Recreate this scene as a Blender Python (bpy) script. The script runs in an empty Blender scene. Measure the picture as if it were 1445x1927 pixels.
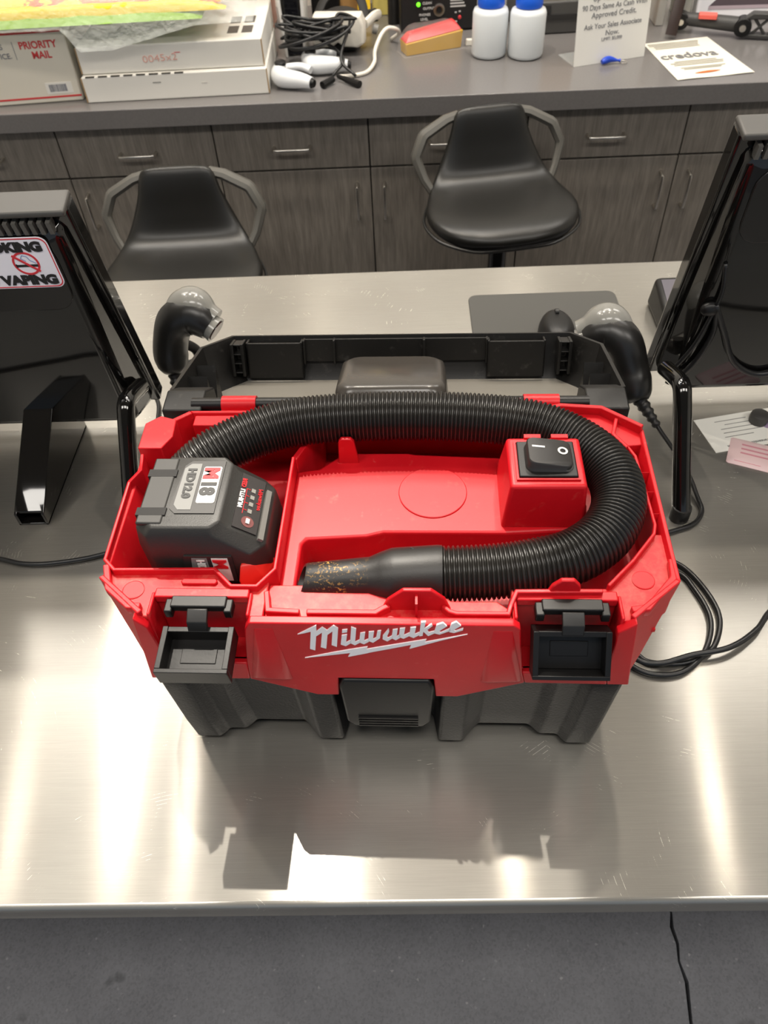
import bpy, bmesh, math, random
from mathutils import Vector, Matrix, noise
R = math.radians
random.seed(7)
S = bpy.context.scene
COL = S.collection
T = 0.92                                   # height of both worktops

# ------------------------------------------------------------------ camera
cam = bpy.data.cameras.new('camera')
cam.sensor_fit = 'VERTICAL'
cam.sensor_height = 24.0
cam.lens = 24.0 * 1447.0 / 1927.0
cam.clip_start = 0.02
co = bpy.data.objects.new('camera', cam)
COL.objects.link(co)
co.matrix_world = Matrix(((0.9992, 0.0266, 0.0304, 0.0),
                          (0.0002, 0.7495, -0.6620, 0.0),
                          (-0.0404, 0.6614, 0.7489, T + 0.80),
                          (0, 0, 0, 1)))
cam.dof.use_dof = True
cam.dof.focus_distance = 0.82
cam.dof.aperture_fstop = 7.0
S.camera = co

# ------------------------------------------------------------------ light
S.view_settings.view_transform = 'Standard'
S.view_settings.look = 'None'
S.view_settings.gamma = 1.0
S.view_settings.use_curve_mapping = False
S.view_settings.exposure = 0.06
w = bpy.data.worlds.new('world')
S.world = w
w.use_nodes = True
bg = w.node_tree.nodes['Background']
bg.inputs['Color'].default_value = (0.74, 0.86, 1.0, 1)
bg.inputs['Strength'].default_value = 0.42

def lamp(name, kind, loc, energy, color, **kw):
    l = bpy.data.lights.new(name, kind)
    l.energy = energy
    l.color = color
    for k, v in kw.items():
        setattr(l, k, v)
    o = bpy.data.objects.new(name, l)
    o.location = loc
    COL.objects.link(o)
    return o
sun = lamp('sun', 'SUN', (0, 2, 6), 3.3, (1.0, 0.93, 0.82), angle=R(0.53))
sun.rotation_euler = Vector((0.13, -0.47, -1.0)).to_track_quat('-Z', 'Y').to_euler()
CEIL = 3.4
for px, py, e in ((-1.63, 1.12, 2.2), (-0.935, 1.22, 3), (0.38, 1.2, 6), (1.2, 1.21, 3.2), (-0.4, 1.75, 34), (0.55, 1.75, 34), (-1.3, 1.75, 28)):
    s = lamp('ceiling_spot', 'SPOT', (px, py, CEIL - 0.16), e * 1.9, (1.0, 0.90, 0.76), shadow_soft_size=0.035,
             spot_size=R(110), spot_blend=0.7)
    s.rotation_euler = (0, 0, 0)
for px, py in ((-1.4, -0.4), (0.2, -0.4), (1.8, -0.4), (-1.4, 2.3), (0.2, 2.3), (1.8, 2.3)):
    a = lamp('overhead_fill_light', 'AREA', (px, py, CEIL - 0.035), 23, (1.0, 0.95, 0.88), shape='RECTANGLE', size=1.1, size_y=0.5)  # unseen area fill, added overhead to brighten the room; no fixture stands for it

# ------------------------------------------------------------------ helpers
def lin(c):
    r = []
    for x in c:
        x = x / 255.0
        r.append(x / 12.92 if x <= 0.04045 else ((x + 0.055) / 1.055) ** 2.4)
    return (r[0], r[1], r[2], 1.0)

class NT:
    def __init__(s, name):
        s.m = bpy.data.materials.new(name)
        s.m.use_nodes = True
        s.t = s.m.node_tree
        s.b = s.t.nodes['Principled BSDF']
    def n(s, kind, **kw):
        o = s.t.nodes.new(kind)
        for k, v in kw.items():
            if k in o.inputs:
                o.inputs[k].default_value = v
            else:
                setattr(o, k, v)
        return o
    def l(s, a, b):
        s.t.links.new(a, b)
    def coord(s, scale=(1, 1, 1), kind='Object'):
        tc = s.n('ShaderNodeTexCoord')
        mp = s.n('ShaderNodeMapping')
        mp.inputs['Scale'].default_value = scale
        s.l(tc.outputs[kind], mp.inputs['Vector'])
        return mp.outputs['Vector']
    def noise(s, vec, scale, detail=4, rough=0.5):
        o = s.n('ShaderNodeTexNoise')
        o.inputs['Scale'].default_value = scale
        o.inputs['Detail'].default_value = detail
        o.inputs['Roughness'].default_value = rough
        s.l(vec, o.inputs['Vector'])
        return o.outputs['Fac']
    def ramp(s, fac, stops):
        o = s.n('ShaderNodeValToRGB')
        e = o.color_ramp.elements
        while len(e) < len(stops):
            e.new(0.5)
        for i, (p, c) in enumerate(stops):
            e[i].position = p
            e[i].color = c if len(c) == 4 else (c[0], c[1], c[2], 1)
        s.l(fac, o.inputs['Fac'])
        return o.outputs['Color']
    def mix(s, fac, a, b, mode='MIX'):
        o = s.n('ShaderNodeMix', data_type='RGBA', blend_type=mode)
        for sock, v in ((o.inputs['Factor'], fac), (o.inputs['A'], a), (o.inputs['B'], b)):
            pass
        ins = [i for i in o.inputs if i.enabled]
        for sock, v in zip(ins, (fac, a, b)):
            if hasattr(v, 'is_output'):
                s.l(v, sock)
            else:
                sock.default_value = v
        return [x for x in o.outputs if x.enabled][0]
    def math(s, op, a, b=0.0):
        o = s.n('ShaderNodeMath', operation=op)
        for sock, v in zip(o.inputs, (a, b)):
            if hasattr(v, 'is_output'):
                s.l(v, sock)
            else:
                sock.default_value = v
        return o.outputs[0]
    def bump(s, h, strength=0.2, dist=0.001):
        o = s.n('ShaderNodeBump')
        o.inputs['Strength'].default_value = strength
        o.inputs['Distance'].default_value = dist
        s.l(h, o.inputs['Height'])
        s.l(o.outputs['Normal'], s.b.inputs['Normal'])

MATS = {}
def M(name, rgb=(128, 128, 128), rough=0.5, metal=0.0, bump=None, var=0.0, vscale=30, spec=0.5, coat=0.0, trans=0.0, alpha=1.0, emit=None, sheen=0):
    if name in MATS:
        return MATS[name]
    g = NT(name)
    b = g.b
    c = lin(rgb)
    b.inputs['Base Color'].default_value = c
    b.inputs['Roughness'].default_value = rough
    b.inputs['Metallic'].default_value = metal
    b.inputs['Specular IOR Level'].default_value = spec
    b.inputs['Coat Weight'].default_value = coat
    b.inputs['Transmission Weight'].default_value = trans
    b.inputs['Alpha'].default_value = alpha
    v = g.coord()
    if var:
        f = g.noise(v, vscale, 5)
        d = tuple(x * (1 - var) for x in c[:3]) + (1,)
        e = tuple(min(1, x * (1 + var)) for x in c[:3]) + (1,)
        g.l(g.ramp(f, [(0.3, d), (0.7, e)]), b.inputs['Base Color'])
    if bump:
        g.bump(g.noise(v, bump[0], 3), bump[1], bump[2] if len(bump) > 2 else 0.001)
    if emit:
        b.inputs['Emission Color'].default_value = c
        b.inputs['Emission Strength'].default_value = emit
    MATS[name] = g.m
    return g.m

class G:
    """collects shapes that become ONE mesh object"""
    def __init__(s):
        s.v = []
        s.f = []
    def add(s, v, f):
        o = len(s.v)
        s.v += [tuple(p) for p in v]
        s.f += [tuple(i + o for i in q) for q in f]
        return s
    def box(s, x0, x1, y0, y1, z0, z1):
        v = [(x, y, z) for z in (z0, z1) for y in (y0, y1) for x in (x0, x1)]
        return s.add(v, [(0, 1, 3, 2), (4, 6, 7, 5), (0, 4, 5, 1), (2, 3, 7, 6), (0, 2, 6, 4), (1, 5, 7, 3)])
    def hexa(s, bot, top):
        """two quads, four corners each"""
        return s.loft([bot, top])
    def loft(s, rings, cap=True, closed=False):
        n = len(rings[0])
        v = [p for r in rings for p in r]
        f = []
        m = len(rings)
        for i in range(m if closed else m - 1):
            a = i * n
            b = ((i + 1) % m) * n
            for j in range(n):
                k = (j + 1) % n
                f.append((a + j, a + k, b + k, b + j))
        if cap and not closed:
            f.append(tuple(range(n - 1, -1, -1)))
            f.append(tuple(range((m - 1) * n, m * n)))
        return s.add(v, f)
    def prism(s, poly, lo, hi, ax='z', shrink=None):
        def pt(p, h):
            return {'z': (p[0], p[1], h), 'y': (p[0], h, p[1]), 'x': (h, p[0], p[1])}[ax]
        return s.loft([[pt(p, lo) for p in poly], [pt(p, hi) for p in poly]])
    def wall(s, path, z0, z1, th=0.003):
        """thin upright wall along an open plan path; z1 a number or one per point"""
        n = len(path)
        zz = z1 if isinstance(z1, (list, tuple)) else [z1] * n
        L, Rr = [], []
        for i in range(n):
            a = Vector(path[max(i - 1, 0)][:2])
            b = Vector(path[min(i + 1, n - 1)][:2])
            p = Vector(path[i][:2])
            d1 = (p - a).normalized() if i > 0 else (b - p).normalized()
            d2 = (b - p).normalized() if i < n - 1 else d1
            t = (d1 + d2)
            t = t.normalized() if t.length > 1e-6 else d1
            k = max(0.5, t.dot(d1))
            nn = Vector((-t.y, t.x)) * (th / 2 / k)
            L.append(p + nn)
            Rr.append(p - nn)
        rings = [[(L[i].x, L[i].y, z0), (L[i].x, L[i].y, zz[i]), (Rr[i].x, Rr[i].y, zz[i]), (Rr[i].x, Rr[i].y, z0)] for i in range(n)]
        return s.loft(rings)
    def tube(s, pts, r, n=12, cap=True, flat=1.0, up=(0, 0, 1), roundend=False):
        pts = [Vector(p) for p in pts]
        m = len(pts)
        rr = r if isinstance(r, (list, tuple)) else [r] * m
        rings = []
        t0 = (pts[1] - pts[0]).normalized()
        u = Vector(up)
        if abs(u.dot(t0)) > 0.95:
            u = Vector((1, 0, 0))
        nrm = (u - t0 * u.dot(t0)).normalized()
        prev = t0
        for i in range(m):
            a = pts[i] - pts[i - 1] if i else pts[1] - pts[0]
            b = pts[i + 1] - pts[i] if i < m - 1 else a
            t = (a.normalized() + b.normalized())
            t = t.normalized() if t.length > 1e-6 else a.normalized()
            q = prev.rotation_difference(t)
            nrm = q @ nrm
            nrm = (nrm - t * nrm.dot(t)).normalized()
            prev = t
            bi = t.cross(nrm)
            rings.append([pts[i] + (nrm * math.cos(2 * math.pi * j / n) * flat + bi * math.sin(2 * math.pi * j / n)) * rr[i] for j in range(n)])
        return s.loft(rings, cap)
    def lathe(s, prof, n=24, c=(0, 0, 0), cap=True, ax='z'):
        rings = []
        for r, h in prof:
            ring = []
            for j in range(n):
                a = 2 * math.pi * j / n
                x, y = r * math.cos(a), r * math.sin(a)
                ring.append({'z': (c[0] + x, c[1] + y, c[2] + h), 'y': (c[0] + x, c[1] + h, c[2] + y), 'x': (c[0] + h, c[1] + x, c[2] + y)}[ax])
            rings.append(ring)
        return s.loft(rings, cap)
    def ball(s, c, r, n=16, m=8, sq=(1, 1, 1)):
        pr = [(math.sin(math.pi * i / m), -math.cos(math.pi * i / m)) for i in range(m + 1)]
        pr[0] = (0.02, -1)
        pr[-1] = (0.02, 1)
        rings = [[(c[0] + r * sq[0] * a * math.cos(2 * math.pi * j / n), c[1] + r * sq[1] * a * math.sin(2 * math.pi * j / n), c[2] + r * sq[2] * h) for j in range(n)] for a, h in pr]
        return s.loft(rings)
    def xf(s, mat):
        s.v = [tuple(mat @ Vector(p)) for p in s.v]
        return s
    def build(s, name, mat, parent=None, bev=0.0, smooth=False, seg=2, angle=35, uv=False):
        me = bpy.data.meshes.new(name)
        me.from_pydata(s.v, [], s.f)
        bm = bmesh.new()
        bm.from_mesh(me)
        bmesh.ops.recalc_face_normals(bm, faces=bm.faces)
        bm.to_mesh(me)
        bm.free()
        me.materials.append(mat)
        if uv:
            ul = me.uv_layers.new(name='flat')
            for lo in me.loops:
                p = me.vertices[lo.vertex_index].co
                ul.data[lo.index].uv = (p.x, p.y)
        o = bpy.data.objects.new(name, me)
        COL.objects.link(o)
        if parent:
            o.parent = parent
        if bev:
            md = o.modifiers.new('bevel', 'BEVEL')
            md.width = bev
            md.segments = seg
            md.limit_method = 'ANGLE'
            md.angle_limit = R(30)
        if smooth or bev:
            me.shade_smooth()
            me.set_sharp_from_angle(angle=R(angle if not bev else 62))
        return o

def thing(name, label, cat, loc=(0, 0, 0), rz=0.0, group=None):
    o = bpy.data.objects.new(name, None)
    COL.objects.link(o)
    o.empty_display_size = 0.05
    o.location = loc
    o.rotation_euler = (0, 0, rz)
    return tag(o, label, cat, group)
def tag(o, label, cat, group=None):
    o['label'] = label
    o['category'] = cat
    if group:
        o['group'] = group
    return o
def struct(o):
    o['kind'] = 'structure'
    return o
def lab(o, label):
    o['label'] = label
    return o
def copy_tree(o, parent=None):
    c = o.copy()
    COL.objects.link(c)
    c.parent = parent
    for ch in list(o.children):
        copy_tree(ch, c)
    return c
def smooth_path(pts, k=8):
    """Catmull-Rom through the points"""
    P = [Vector(p) for p in pts]
    P = [P[0] * 2 - P[1]] + P + [P[-1] * 2 - P[-2]]
    out = []
    for i in range(1, len(P) - 2):
        a, b, c, d = P[i - 1:i + 3]
        for j in range(k):
            t = j / k
            out.append(0.5 * ((2 * b) + (c - a) * t + (2 * a - 5 * b + 4 * c - d) * t * t + (3 * b - a - 3 * c + d) * t ** 3))
    out.append(P[-2])
    return out
def text(txt, size, mat, parent, mat4, name='lettering', depth=0.0004, align='LEFT', off=0.0, sx=1.0, shear=0.0):
    cu = bpy.data.curves.new('txt', 'FONT')
    cu.body = txt
    cu.size = size
    cu.extrude = depth
    cu.offset = off
    cu.align_x = align
    cu.shear = shear
    cu.resolution_u = 3
    cu.font = bpy.data.fonts.get('Bfont') or cu.font
    tmp = bpy.data.objects.new('txt', cu)
    COL.objects.link(tmp)
    me = bpy.data.meshes.new_from_object(tmp)
    bpy.data.objects.remove(tmp)
    me.transform(Matrix.Diagonal((sx, 1, 1, 1)))
    me.materials.clear()
    me.materials.append(mat)
    o = bpy.data.objects.new(name, me)
    COL.objects.link(o)
    o.parent = parent
    o.matrix_local = mat4
    return o
def frame(o, x, y):
    """matrix with origin o, text right = x, text up = y"""
    x = Vector(x).normalized()
    z = x.cross(Vector(y)).normalized()
    y = z.cross(x)
    return Matrix(((x.x, y.x, z.x, o[0]), (x.y, y.y, z.y, o[1]), (x.z, y.z, z.z, o[2]), (0, 0, 0, 1)))
def rrect(x0, x1, y0, y1, r, n=5):
    out = []
    for cx, cy, a0 in ((x1 - r, y1 - r, 0), (x0 + r, y1 - r, 90), (x0 + r, y0 + r, 180), (x1 - r, y0 + r, 270)):
        for i in range(n + 1):
            a = R(a0 + 90 * i / n)
            out.append((cx + r * math.cos(a), cy + r * math.sin(a)))
    return out

# ------------------------------------------------------------------ materials with structure
def mat_steel():
    g = NT('brushed_steel')
    b = g.b
    b.inputs['Metallic'].default_value = 1.0
    v = g.coord((1.2, 60, 1))
    f1 = g.noise(v, 18, 6, 0.6)                       # brushing along x
    v2 = g.coord((1, 1, 1))
    blotch = g.noise(v2, 3.2, 3)
    col = g.ramp(f1, [(0.25, lin((152, 149, 143))), (0.75, lin((176, 173, 166)))])
    col = g.mix(0.5, col, g.ramp(blotch, [(0.3, lin((156, 152, 145))), (0.7, lin((178, 175, 168)))]))
    # curved swirl scratches
    dv = g.n('ShaderNodeTexVoronoi', feature='F1')
    dv.inputs['Scale'].default_value = 2.3
    g.l(v2, dv.inputs['Vector'])
    ring = g.n('ShaderNodeMath', operation='SINE')
    nz = g.noise(v2, 9, 2)
    ph = g.math('ADD', g.math('MULTIPLY', dv.outputs['Distance'], 700.0), g.math('MULTIPLY', nz, 14.0))
    g.l(ph, ring.inputs[0])
    msk = g.ramp(g.noise(v2, 30, 6, 0.7), [(0.56, (0, 0, 0)), (0.66, (1, 1, 1))])
    sc = g.ramp(ring.outputs[0], [(0.93, (0, 0, 0)), (1.0, (1, 1, 1))])
    scr = g.mix(1.0, sc, msk, 'MULTIPLY')
    g.l(g.mix(g.math('MULTIPLY', scr, 0.22), col, lin((232, 226, 212))), b.inputs['Base Color'])
    ro = g.n('ShaderNodeMapRange')
    ro.inputs['To Min'].default_value = 0.16
    ro.inputs['To Max'].default_value = 0.20
    g.l(g.noise(v2, 5, 4), ro.inputs['Value'])
    g.l(g.math('ADD', ro.outputs['Result'], g.math('MULTIPLY', scr, 0.15)), b.inputs['Roughness'])
    b.inputs['Anisotropic'].default_value = 1.0
    b.inputs['Anisotropic Rotation'].default_value = 0.25
    tn = g.n('ShaderNodeTangent', direction_type='UV_MAP')
    g.l(tn.outputs['Tangent'], b.inputs['Tangent'])
    h = g.math('ADD', g.math('MULTIPLY', f1, 0.5), g.math('MULTIPLY', scr, -0.25))
    g.bump(h, 0.02, 0.0006)
    # the worn, cross-scratched share of the surface scatters more widely
    b2 = g.n('ShaderNodeBsdfPrincipled')
    b2.inputs['Metallic'].default_value = 1.0
    b2.inputs['Roughness'].default_value = 0.60
    g.l(b.inputs['Base Color'].links[0].from_socket, b2.inputs['Base Color'])
    mx = g.n('ShaderNodeMixShader')
    mx.inputs[0].default_value = 0.42
    out = [n_ for n_ in g.t.nodes if n_.type == 'OUTPUT_MATERIAL'][0]
    g.l(b.outputs[0], mx.inputs[1])
    g.l(b2.outputs[0], mx.inputs[2])
    g.l(mx.outputs[0], out.inputs['Surface'])
    return g.m
def mat_laminate():
    g = NT('grey_wood_laminate')
    v = g.coord((9, 9, 1.1))
    f = g.noise(v, 6, 6, 0.6)
    v3 = g.coord((60, 60, 3))
    f2 = g.noise(v3, 4, 4)
    c = g.ramp(f, [(0.25, lin((98, 92, 85))), (0.5, lin((126, 119, 111))), (0.75, lin((150, 143, 134)))])
    c = g.mix(0.35, c, g.ramp(f2, [(0.3, lin((70, 66, 61))), (0.7, lin((134, 128, 120)))]))
    g.l(c, g.b.inputs['Base Color'])
    g.b.inputs['Roughness'].default_value = 0.5
    g.bump(f2, 0.12, 0.0006)
    return g.m
def mat_floor():
    g = NT('grey_speckled_concrete')
    v = g.coord()
    vo = g.n('ShaderNodeTexVoronoi', feature='F1')
    vo.inputs['Scale'].default_value = 260
    g.l(v, vo.inputs['Vector'])
    sp = g.ramp(vo.outputs['Color'], [(0.10, lin((92, 92, 95))), (0.5, lin((114, 114, 118))), (0.93, lin((122, 122, 126))), (1.0, lin((190, 188, 186)))])
    bl = g.ramp(g.noise(v, 7, 5), [(0.3, lin((98, 98, 103))), (0.7, lin((126, 126, 130)))])
    c = g.mix(0.5, sp, bl)
    st = g.ramp(g.noise(v, 14, 2), [(0.70, (1, 1, 1)), (0.76, (0.6, 0.6, 0.6))])
    g.l(g.mix(1.0, c, st, 'MULTIPLY'), g.b.inputs['Base Color'])
    g.b.inputs['Roughness'].default_value = 0.55
    g.bump(g.noise(v, 180, 3), 0.15, 0.001)
    return g.m
def mat_red(name='red_plastic', lo=0.60, amt=0.35):
    g = NT(name)
    v = g.coord()
    base = g.ramp(g.noise(v, 14, 5), [(0.3, lin((188, 14, 26))), (0.7, lin((204, 22, 32)))])
    dust = g.ramp(g.noise(v, 55, 6, 0.7), [(lo, (0, 0, 0)), (0.82, (amt, amt, amt))])
    scv = g.coord((3, 3, 40))
    sc = g.ramp(g.noise(scv, 30, 3), [(0.70, (0, 0, 0)), (0.76, (0.35, 0.35, 0.35))])
    c = g.mix(dust, base, lin((214, 120, 104)))
    c = g.mix(sc, c, lin((222, 96, 92)))
    g.l(c, g.b.inputs['Base Color'])
    g.b.inputs['Roughness'].default_value = 0.38
    g.b.inputs['Specular IOR Level'].default_value = 0.35
    g.b.inputs['Subsurface Weight'].default_value = 0.0
    g.bump(g.noise(v, 500, 2), 0.06, 0.0005)
    return g.m
def mat_tank(name='black_textured_plastic', rgb=(22, 22, 23), rough=0.46, sc=380, st=0.6, dustamt=0.10):
    g = NT(name)
    v = g.coord()
    c0 = lin(rgb)
    dust = g.ramp(g.noise(v, 60, 7, 0.7), [(0.58, (0, 0, 0)), (0.80, (dustamt, dustamt, dustamt))])
    g.l(g.mix(dust, c0, lin((120, 116, 112))), g.b.inputs['Base Color'])
    g.b.inputs['Roughness'].default_value = rough
    g.b.inputs['Specular IOR Level'].default_value = 0.33
    g.bump(g.noise(v, sc, 2), st, 0.0006)
    return g.m
def mat_nozzle():
    g = NT('dusty_black_rubber')
    v = g.coord()
    sp = g.ramp(g.noise(v, 420, 2, 0.5), [(0.56, (0, 0, 0)), (0.60, (1, 1, 1))])
    blob = g.ramp(g.noise(v, 45, 3), [(0.46, (0, 0, 0)), (0.64, (1, 1, 1))])
    sx = g.n('ShaderNodeSeparateXYZ')
    g.l(v, sx.inputs[0])
    m = g.n('ShaderNodeMapRange')
    m.inputs['From Min'].default_value = 0.03
    m.inputs['From Max'].default_value = 0.0
    g.l(g.math('ABSOLUTE', g.math('SUBTRACT', sx.outputs['X'], -0.043)), m.inputs['Value'])
    k = g.math('MULTIPLY', g.math('MULTIPLY', sp, blob), m.outputs['Result'])
    g.l(g.mix(k, lin((27, 25, 24)), lin((196, 150, 76))), g.b.inputs['Base Color'])
    g.b.inputs['Roughness'].default_value = 0.45
    g.bump(sp, 0.1, 0.0005)
    return g.m
def mat_flame():
    g = NT('flame_print')
    v = g.coord((1, 2.2, 1))
    f = g.noise(v, 16, 3, 0.55)
    c = g.ramp(f, [(0.0, lin((232, 190, 10))), (0.48, lin((232, 184, 10))), (0.50, lin((232, 96, 8))), (0.62, lin((226, 70, 10))), (0.65, lin((232, 176, 10)))])
    g.l(c, g.b.inputs['Base Color'])
    g.b.inputs['Roughness'].default_value = 0.3
    return g.m
STEEL = mat_steel()
LAM = mat_laminate()
FLOOR = mat_floor()
RED = mat_red()
REDD = mat_red('dusty_red_plastic', 0.46, 0.62)
TANK = mat_tank()
LIDM = mat_tank('black_moulded_plastic', (24, 23, 22), 0.40, 600, 0.08, 0.22)
NOZ = mat_nozzle()
FLAME = mat_flame()
WHITE = M('white_paint', (226, 222, 214), 0.8)
BLK = M('black_plastic', (17, 16, 16), 0.40, bump=(400, 0.05), spec=0.35)
GLOSS = M('gloss_black_plastic', (14, 13, 12), 0.07, coat=0.4)
GREY = M('mid_grey_plastic', (130, 128, 122), 0.45)
RUB = M('black_rubber', (30, 29, 28), 0.42)
HOSE = M('hose_plastic', (30, 28, 26), 0.28, bump=(300, 0.05))
CABLE = M('black_cable', (24, 24, 25), 0.35)
CHROME = M('satin_nickel', (205, 200, 192), 0.28, 1.0)
PAPER = M('white_paper', (236, 234, 226), 0.7)
INK = M('dark_print', (40, 42, 46), 0.6)
GINK = M('grey_print', (140, 138, 134), 0.7)
CARD = M('white_card', (232, 229, 222), 0.55, bump=(40, 0.05))
CLEAR = M('clear_plastic', (235, 240, 238), 0.10, alpha=0.2, spec=1.0)
WRAP = M('crumpled_wrap', (236, 240, 236), 0.10, alpha=0.2, spec=1.0, bump=(55, 1.0, 0.012))

# ================================================================== the room
fl = struct(bpy.data.objects.new('floor', None))
COL.objects.link(fl)
crack = [(0.500, -2.6), (0.496, -0.9), (0.498, 0.10), (0.501, 0.235), (0.509, 0.30), (0.505, 0.335), (0.509, 0.365), (0.504, 0.395), (0.511, 0.42), (0.505, 0.6), (0.512, 1.1), (0.503, 3.05)]
G().prism([(-3.2, -2.6)] + [(x - 0.003, y) for x, y in crack] + [(-3.2, 3.05)], -0.05, 0.0).build('slab', FLOOR, fl)
G().prism([(3.4, 3.05)] + [(x + 0.003 + 0.002 * math.sin(i * 2.1), y) for i, (x, y) in reversed(list(enumerate(crack)))] + [(3.4, -2.6)], -0.05, 0.0).build('slab', FLOOR, fl)
G().box(-3.2, 3.4, -2.6, 3.05, -0.09, -0.05).build('bedding', M('dark_joint', (46, 38, 30), 0.9), fl)
struct(G().box(-3.2, 3.4, 3.0, 3.05, 0, CEIL).build('wall_back', WHITE))
struct(G().box(-3.25, -3.2, -2.6, 3.05, 0, CEIL).build('wall_left', WHITE))
struct(G().box(3.4, 3.45, -2.6, 3.05, 0, CEIL).build('wall_right', WHITE))
hx0, hx1, hy0, hy1 = -1.62, -0.167, 1.06, 1.65            # skylight opening
cg = G()
cg.box(-3.25, hx0, -2.6, 3.05, CEIL, CEIL + 0.06)
cg.box(hx1, 3.45, -2.6, 3.05, CEIL, CEIL + 0.06)
cg.box(hx0, hx1, -2.6, hy0, CEIL, CEIL + 0.06)
cg.box(hx0, hx1, hy1, 3.05, CEIL, CEIL + 0.06)
struct(cg.build('ceiling', M('ceiling_grey', (140, 136, 130), 0.85)))

# ================================================================== steel counter
c = thing('steel_counter', 'brushed stainless steel service counter the red vacuum stands on', 'counter', (0, 0, 0))
G().box(-1.6, 1.7, 0.204, 1.327, T - 0.035, T).build('worktop', STEEL, c, bev=0.006, seg=3, uv=True)
G().box(-1.6, 1.7, 0.212, 1.319, T - 0.055, T - 0.035).build('edge_return', M('dark_steel', (92, 92, 92), 0.35, 1.0), c, bev=0.002)
G().box(-1.5, 1.6, 0.56, 1.30, 0.0, T - 0.055).build('base', M('dark_laminate', (62, 60, 60), 0.6), c)

# ================================================================== rear cabinets and worktop
FX = [-1.389, -0.951, -0.513, -0.080, 0.359, 0.795, 1.233]
FY = 2.20
HAND = M('satin_nickel')
def pull(parent, p, vertical):
    g = G()
    L, d, r = 0.1, 0.03, 0.0042
    pts = [(-L / 2, 0, 0), (-L / 2, -d + 0.008, 0), (-L / 2 + 0.003, -d + 0.002, 0), (-L / 2 + 0.010, -d, 0), (L / 2 - 0.010, -d, 0), (L / 2 - 0.003, -d + 0.002, 0), (L / 2, -d + 0.008, 0), (L / 2, 0, 0)]
    g.tube(pts, r, 10)
    if vertical:
        g.v = [(y_ * 0 + z, y_, x) for x, y_, z in g.v]
    g.v = [(x + p[0], y_ + p[1], z + p[2]) for x, y_, z in g.v]
    return lab(g.build('handle', CHROME, parent, smooth=True), 'satin metal bow handle')
names = ['grey wood-grain cabinet behind the touch monitor with the no-smoking sticker',
         'grey wood-grain cabinet between the two stools, drawers above doors',
         'grey wood-grain cabinet behind the monitor without a sticker']
for u in range(3):
    x0, x2 = FX[2 * u], FX[2 * u + 2]
    xm = FX[2 * u + 1]
    t = thing('base_cabinet', names[u], 'cabinet', ((x0 + x2) / 2, FY, 0), 0, 'rear base cabinets')
    ox = (x0 + x2) / 2
    G().box(x0 - ox + 0.001, x2 - ox - 0.001, 0.02, 0.60, 0.09, T - 0.052).build('carcass', M('dark_gap', (34, 31, 29), 0.8), t)
    G().box(x0 - ox + 0.001, x2 - ox - 0.001, 0.06, 0.58, 0.0, 0.09).build('plinth', M('dark_gap'), t)
    for k, (a, b) in enumerate(((x0, xm), (xm, x2))):
        d = G().box(a - ox + 0.002, b - ox - 0.002, 0, 0.02, 0.728, T - 0.053).build('drawer_front', LAM, t, bev=0.001)
        pull(d, ((a + b) / 2 - ox, 0, 0.792), False)
        d = G().box(a - ox + 0.002, b - ox - 0.002, 0, 0.02, 0.10, 0.722).build('door', LAM, t, bev=0.001)
        hx = (b - 0.041 if k == 0 else a + 0.038) - ox
        pull(d, (hx, 0, 0.63), True)
CT = M('grey_worktop', (112, 109, 108), 0.24, bump=(300, 0.03), var=0.05, vscale=200)
tag(G().box(-1.6, 1.6, 2.168, 2.99, T - 0.05, T).build('rear_worktop', CT, bev=0.002), 'long grey laminate worktop over the wood-grain cabinets', 'worktop')

# ================================================================== the wet/dry vacuum
VT = R(-2.2264)
vac = thing('wet_dry_vacuum', 'red and black cordless wet/dry vacuum with its lid open, on the steel counter', 'vacuum', (-0.0243, 0.366, T), VT)
# ---- tank
half = [(-0.236, 0.0), (-0.222, -0.002), (-0.196, -0.002), (-0.188, 0.008), (-0.168, 0.008), (-0.156, 0.016), (-0.098, 0.016), (-0.080, -0.002), (-0.054, -0.002), (-0.048, 0.030)]
front = half + [(-x, y) for x, y in reversed(half)]
back = [(0.242, 0.032), (0.243, 0.232), (0.210, 0.262), (-0.210, 0.262), (-0.243, 0.232), (-0.242, 0.032)]
plan = front[1:-1] + back
def ring(z, sx, fy, dz=0.0, rec=1.0):
    out = []
    for i, (x, y) in enumerate(plan):
        yy = y * rec if i < len(front) - 2 and abs(x) > 0.06 else y
        out.append((x * sx, yy + fy if i < len(front) - 2 else (y - 0.13) * (0.93 if z < 0.05 else 1.0) * (1 if sx > 0.97 else 0.97) + 0.13 + fy * 0.3, z + (dz if 0.085 < abs(x) < 0.19 and i < len(front) - 2 and y > 0.01 else 0)))
    return out
G().loft([ring(0.004, 0.945, 0.010, 0.006), ring(0.012, 0.955, 0.003, 0.006), ring(0.05, 0.968, 0.001), ring(0.125, 0.99, 0.0, 0, 0.9), ring(0.152, 1.0, 0.0, 0, 0.6)]).build('tank', TANK, vac, bev=0.003, seg=2)
fg = G()
for x in (-0.2, -0.065, 0.065, 0.2):
    for y in (0.035, 0.225):
        G().lathe([(0.008, 0), (0.010, 0.006)], 12, (x, y, 0)).build('rubber_foot', RUB, vac)
pass
# ---- red shell
g = G()
zb = 0.25
def fpoly(pts, y0, y1):
    g.prism(pts, y0, y1, 'y')
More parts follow.
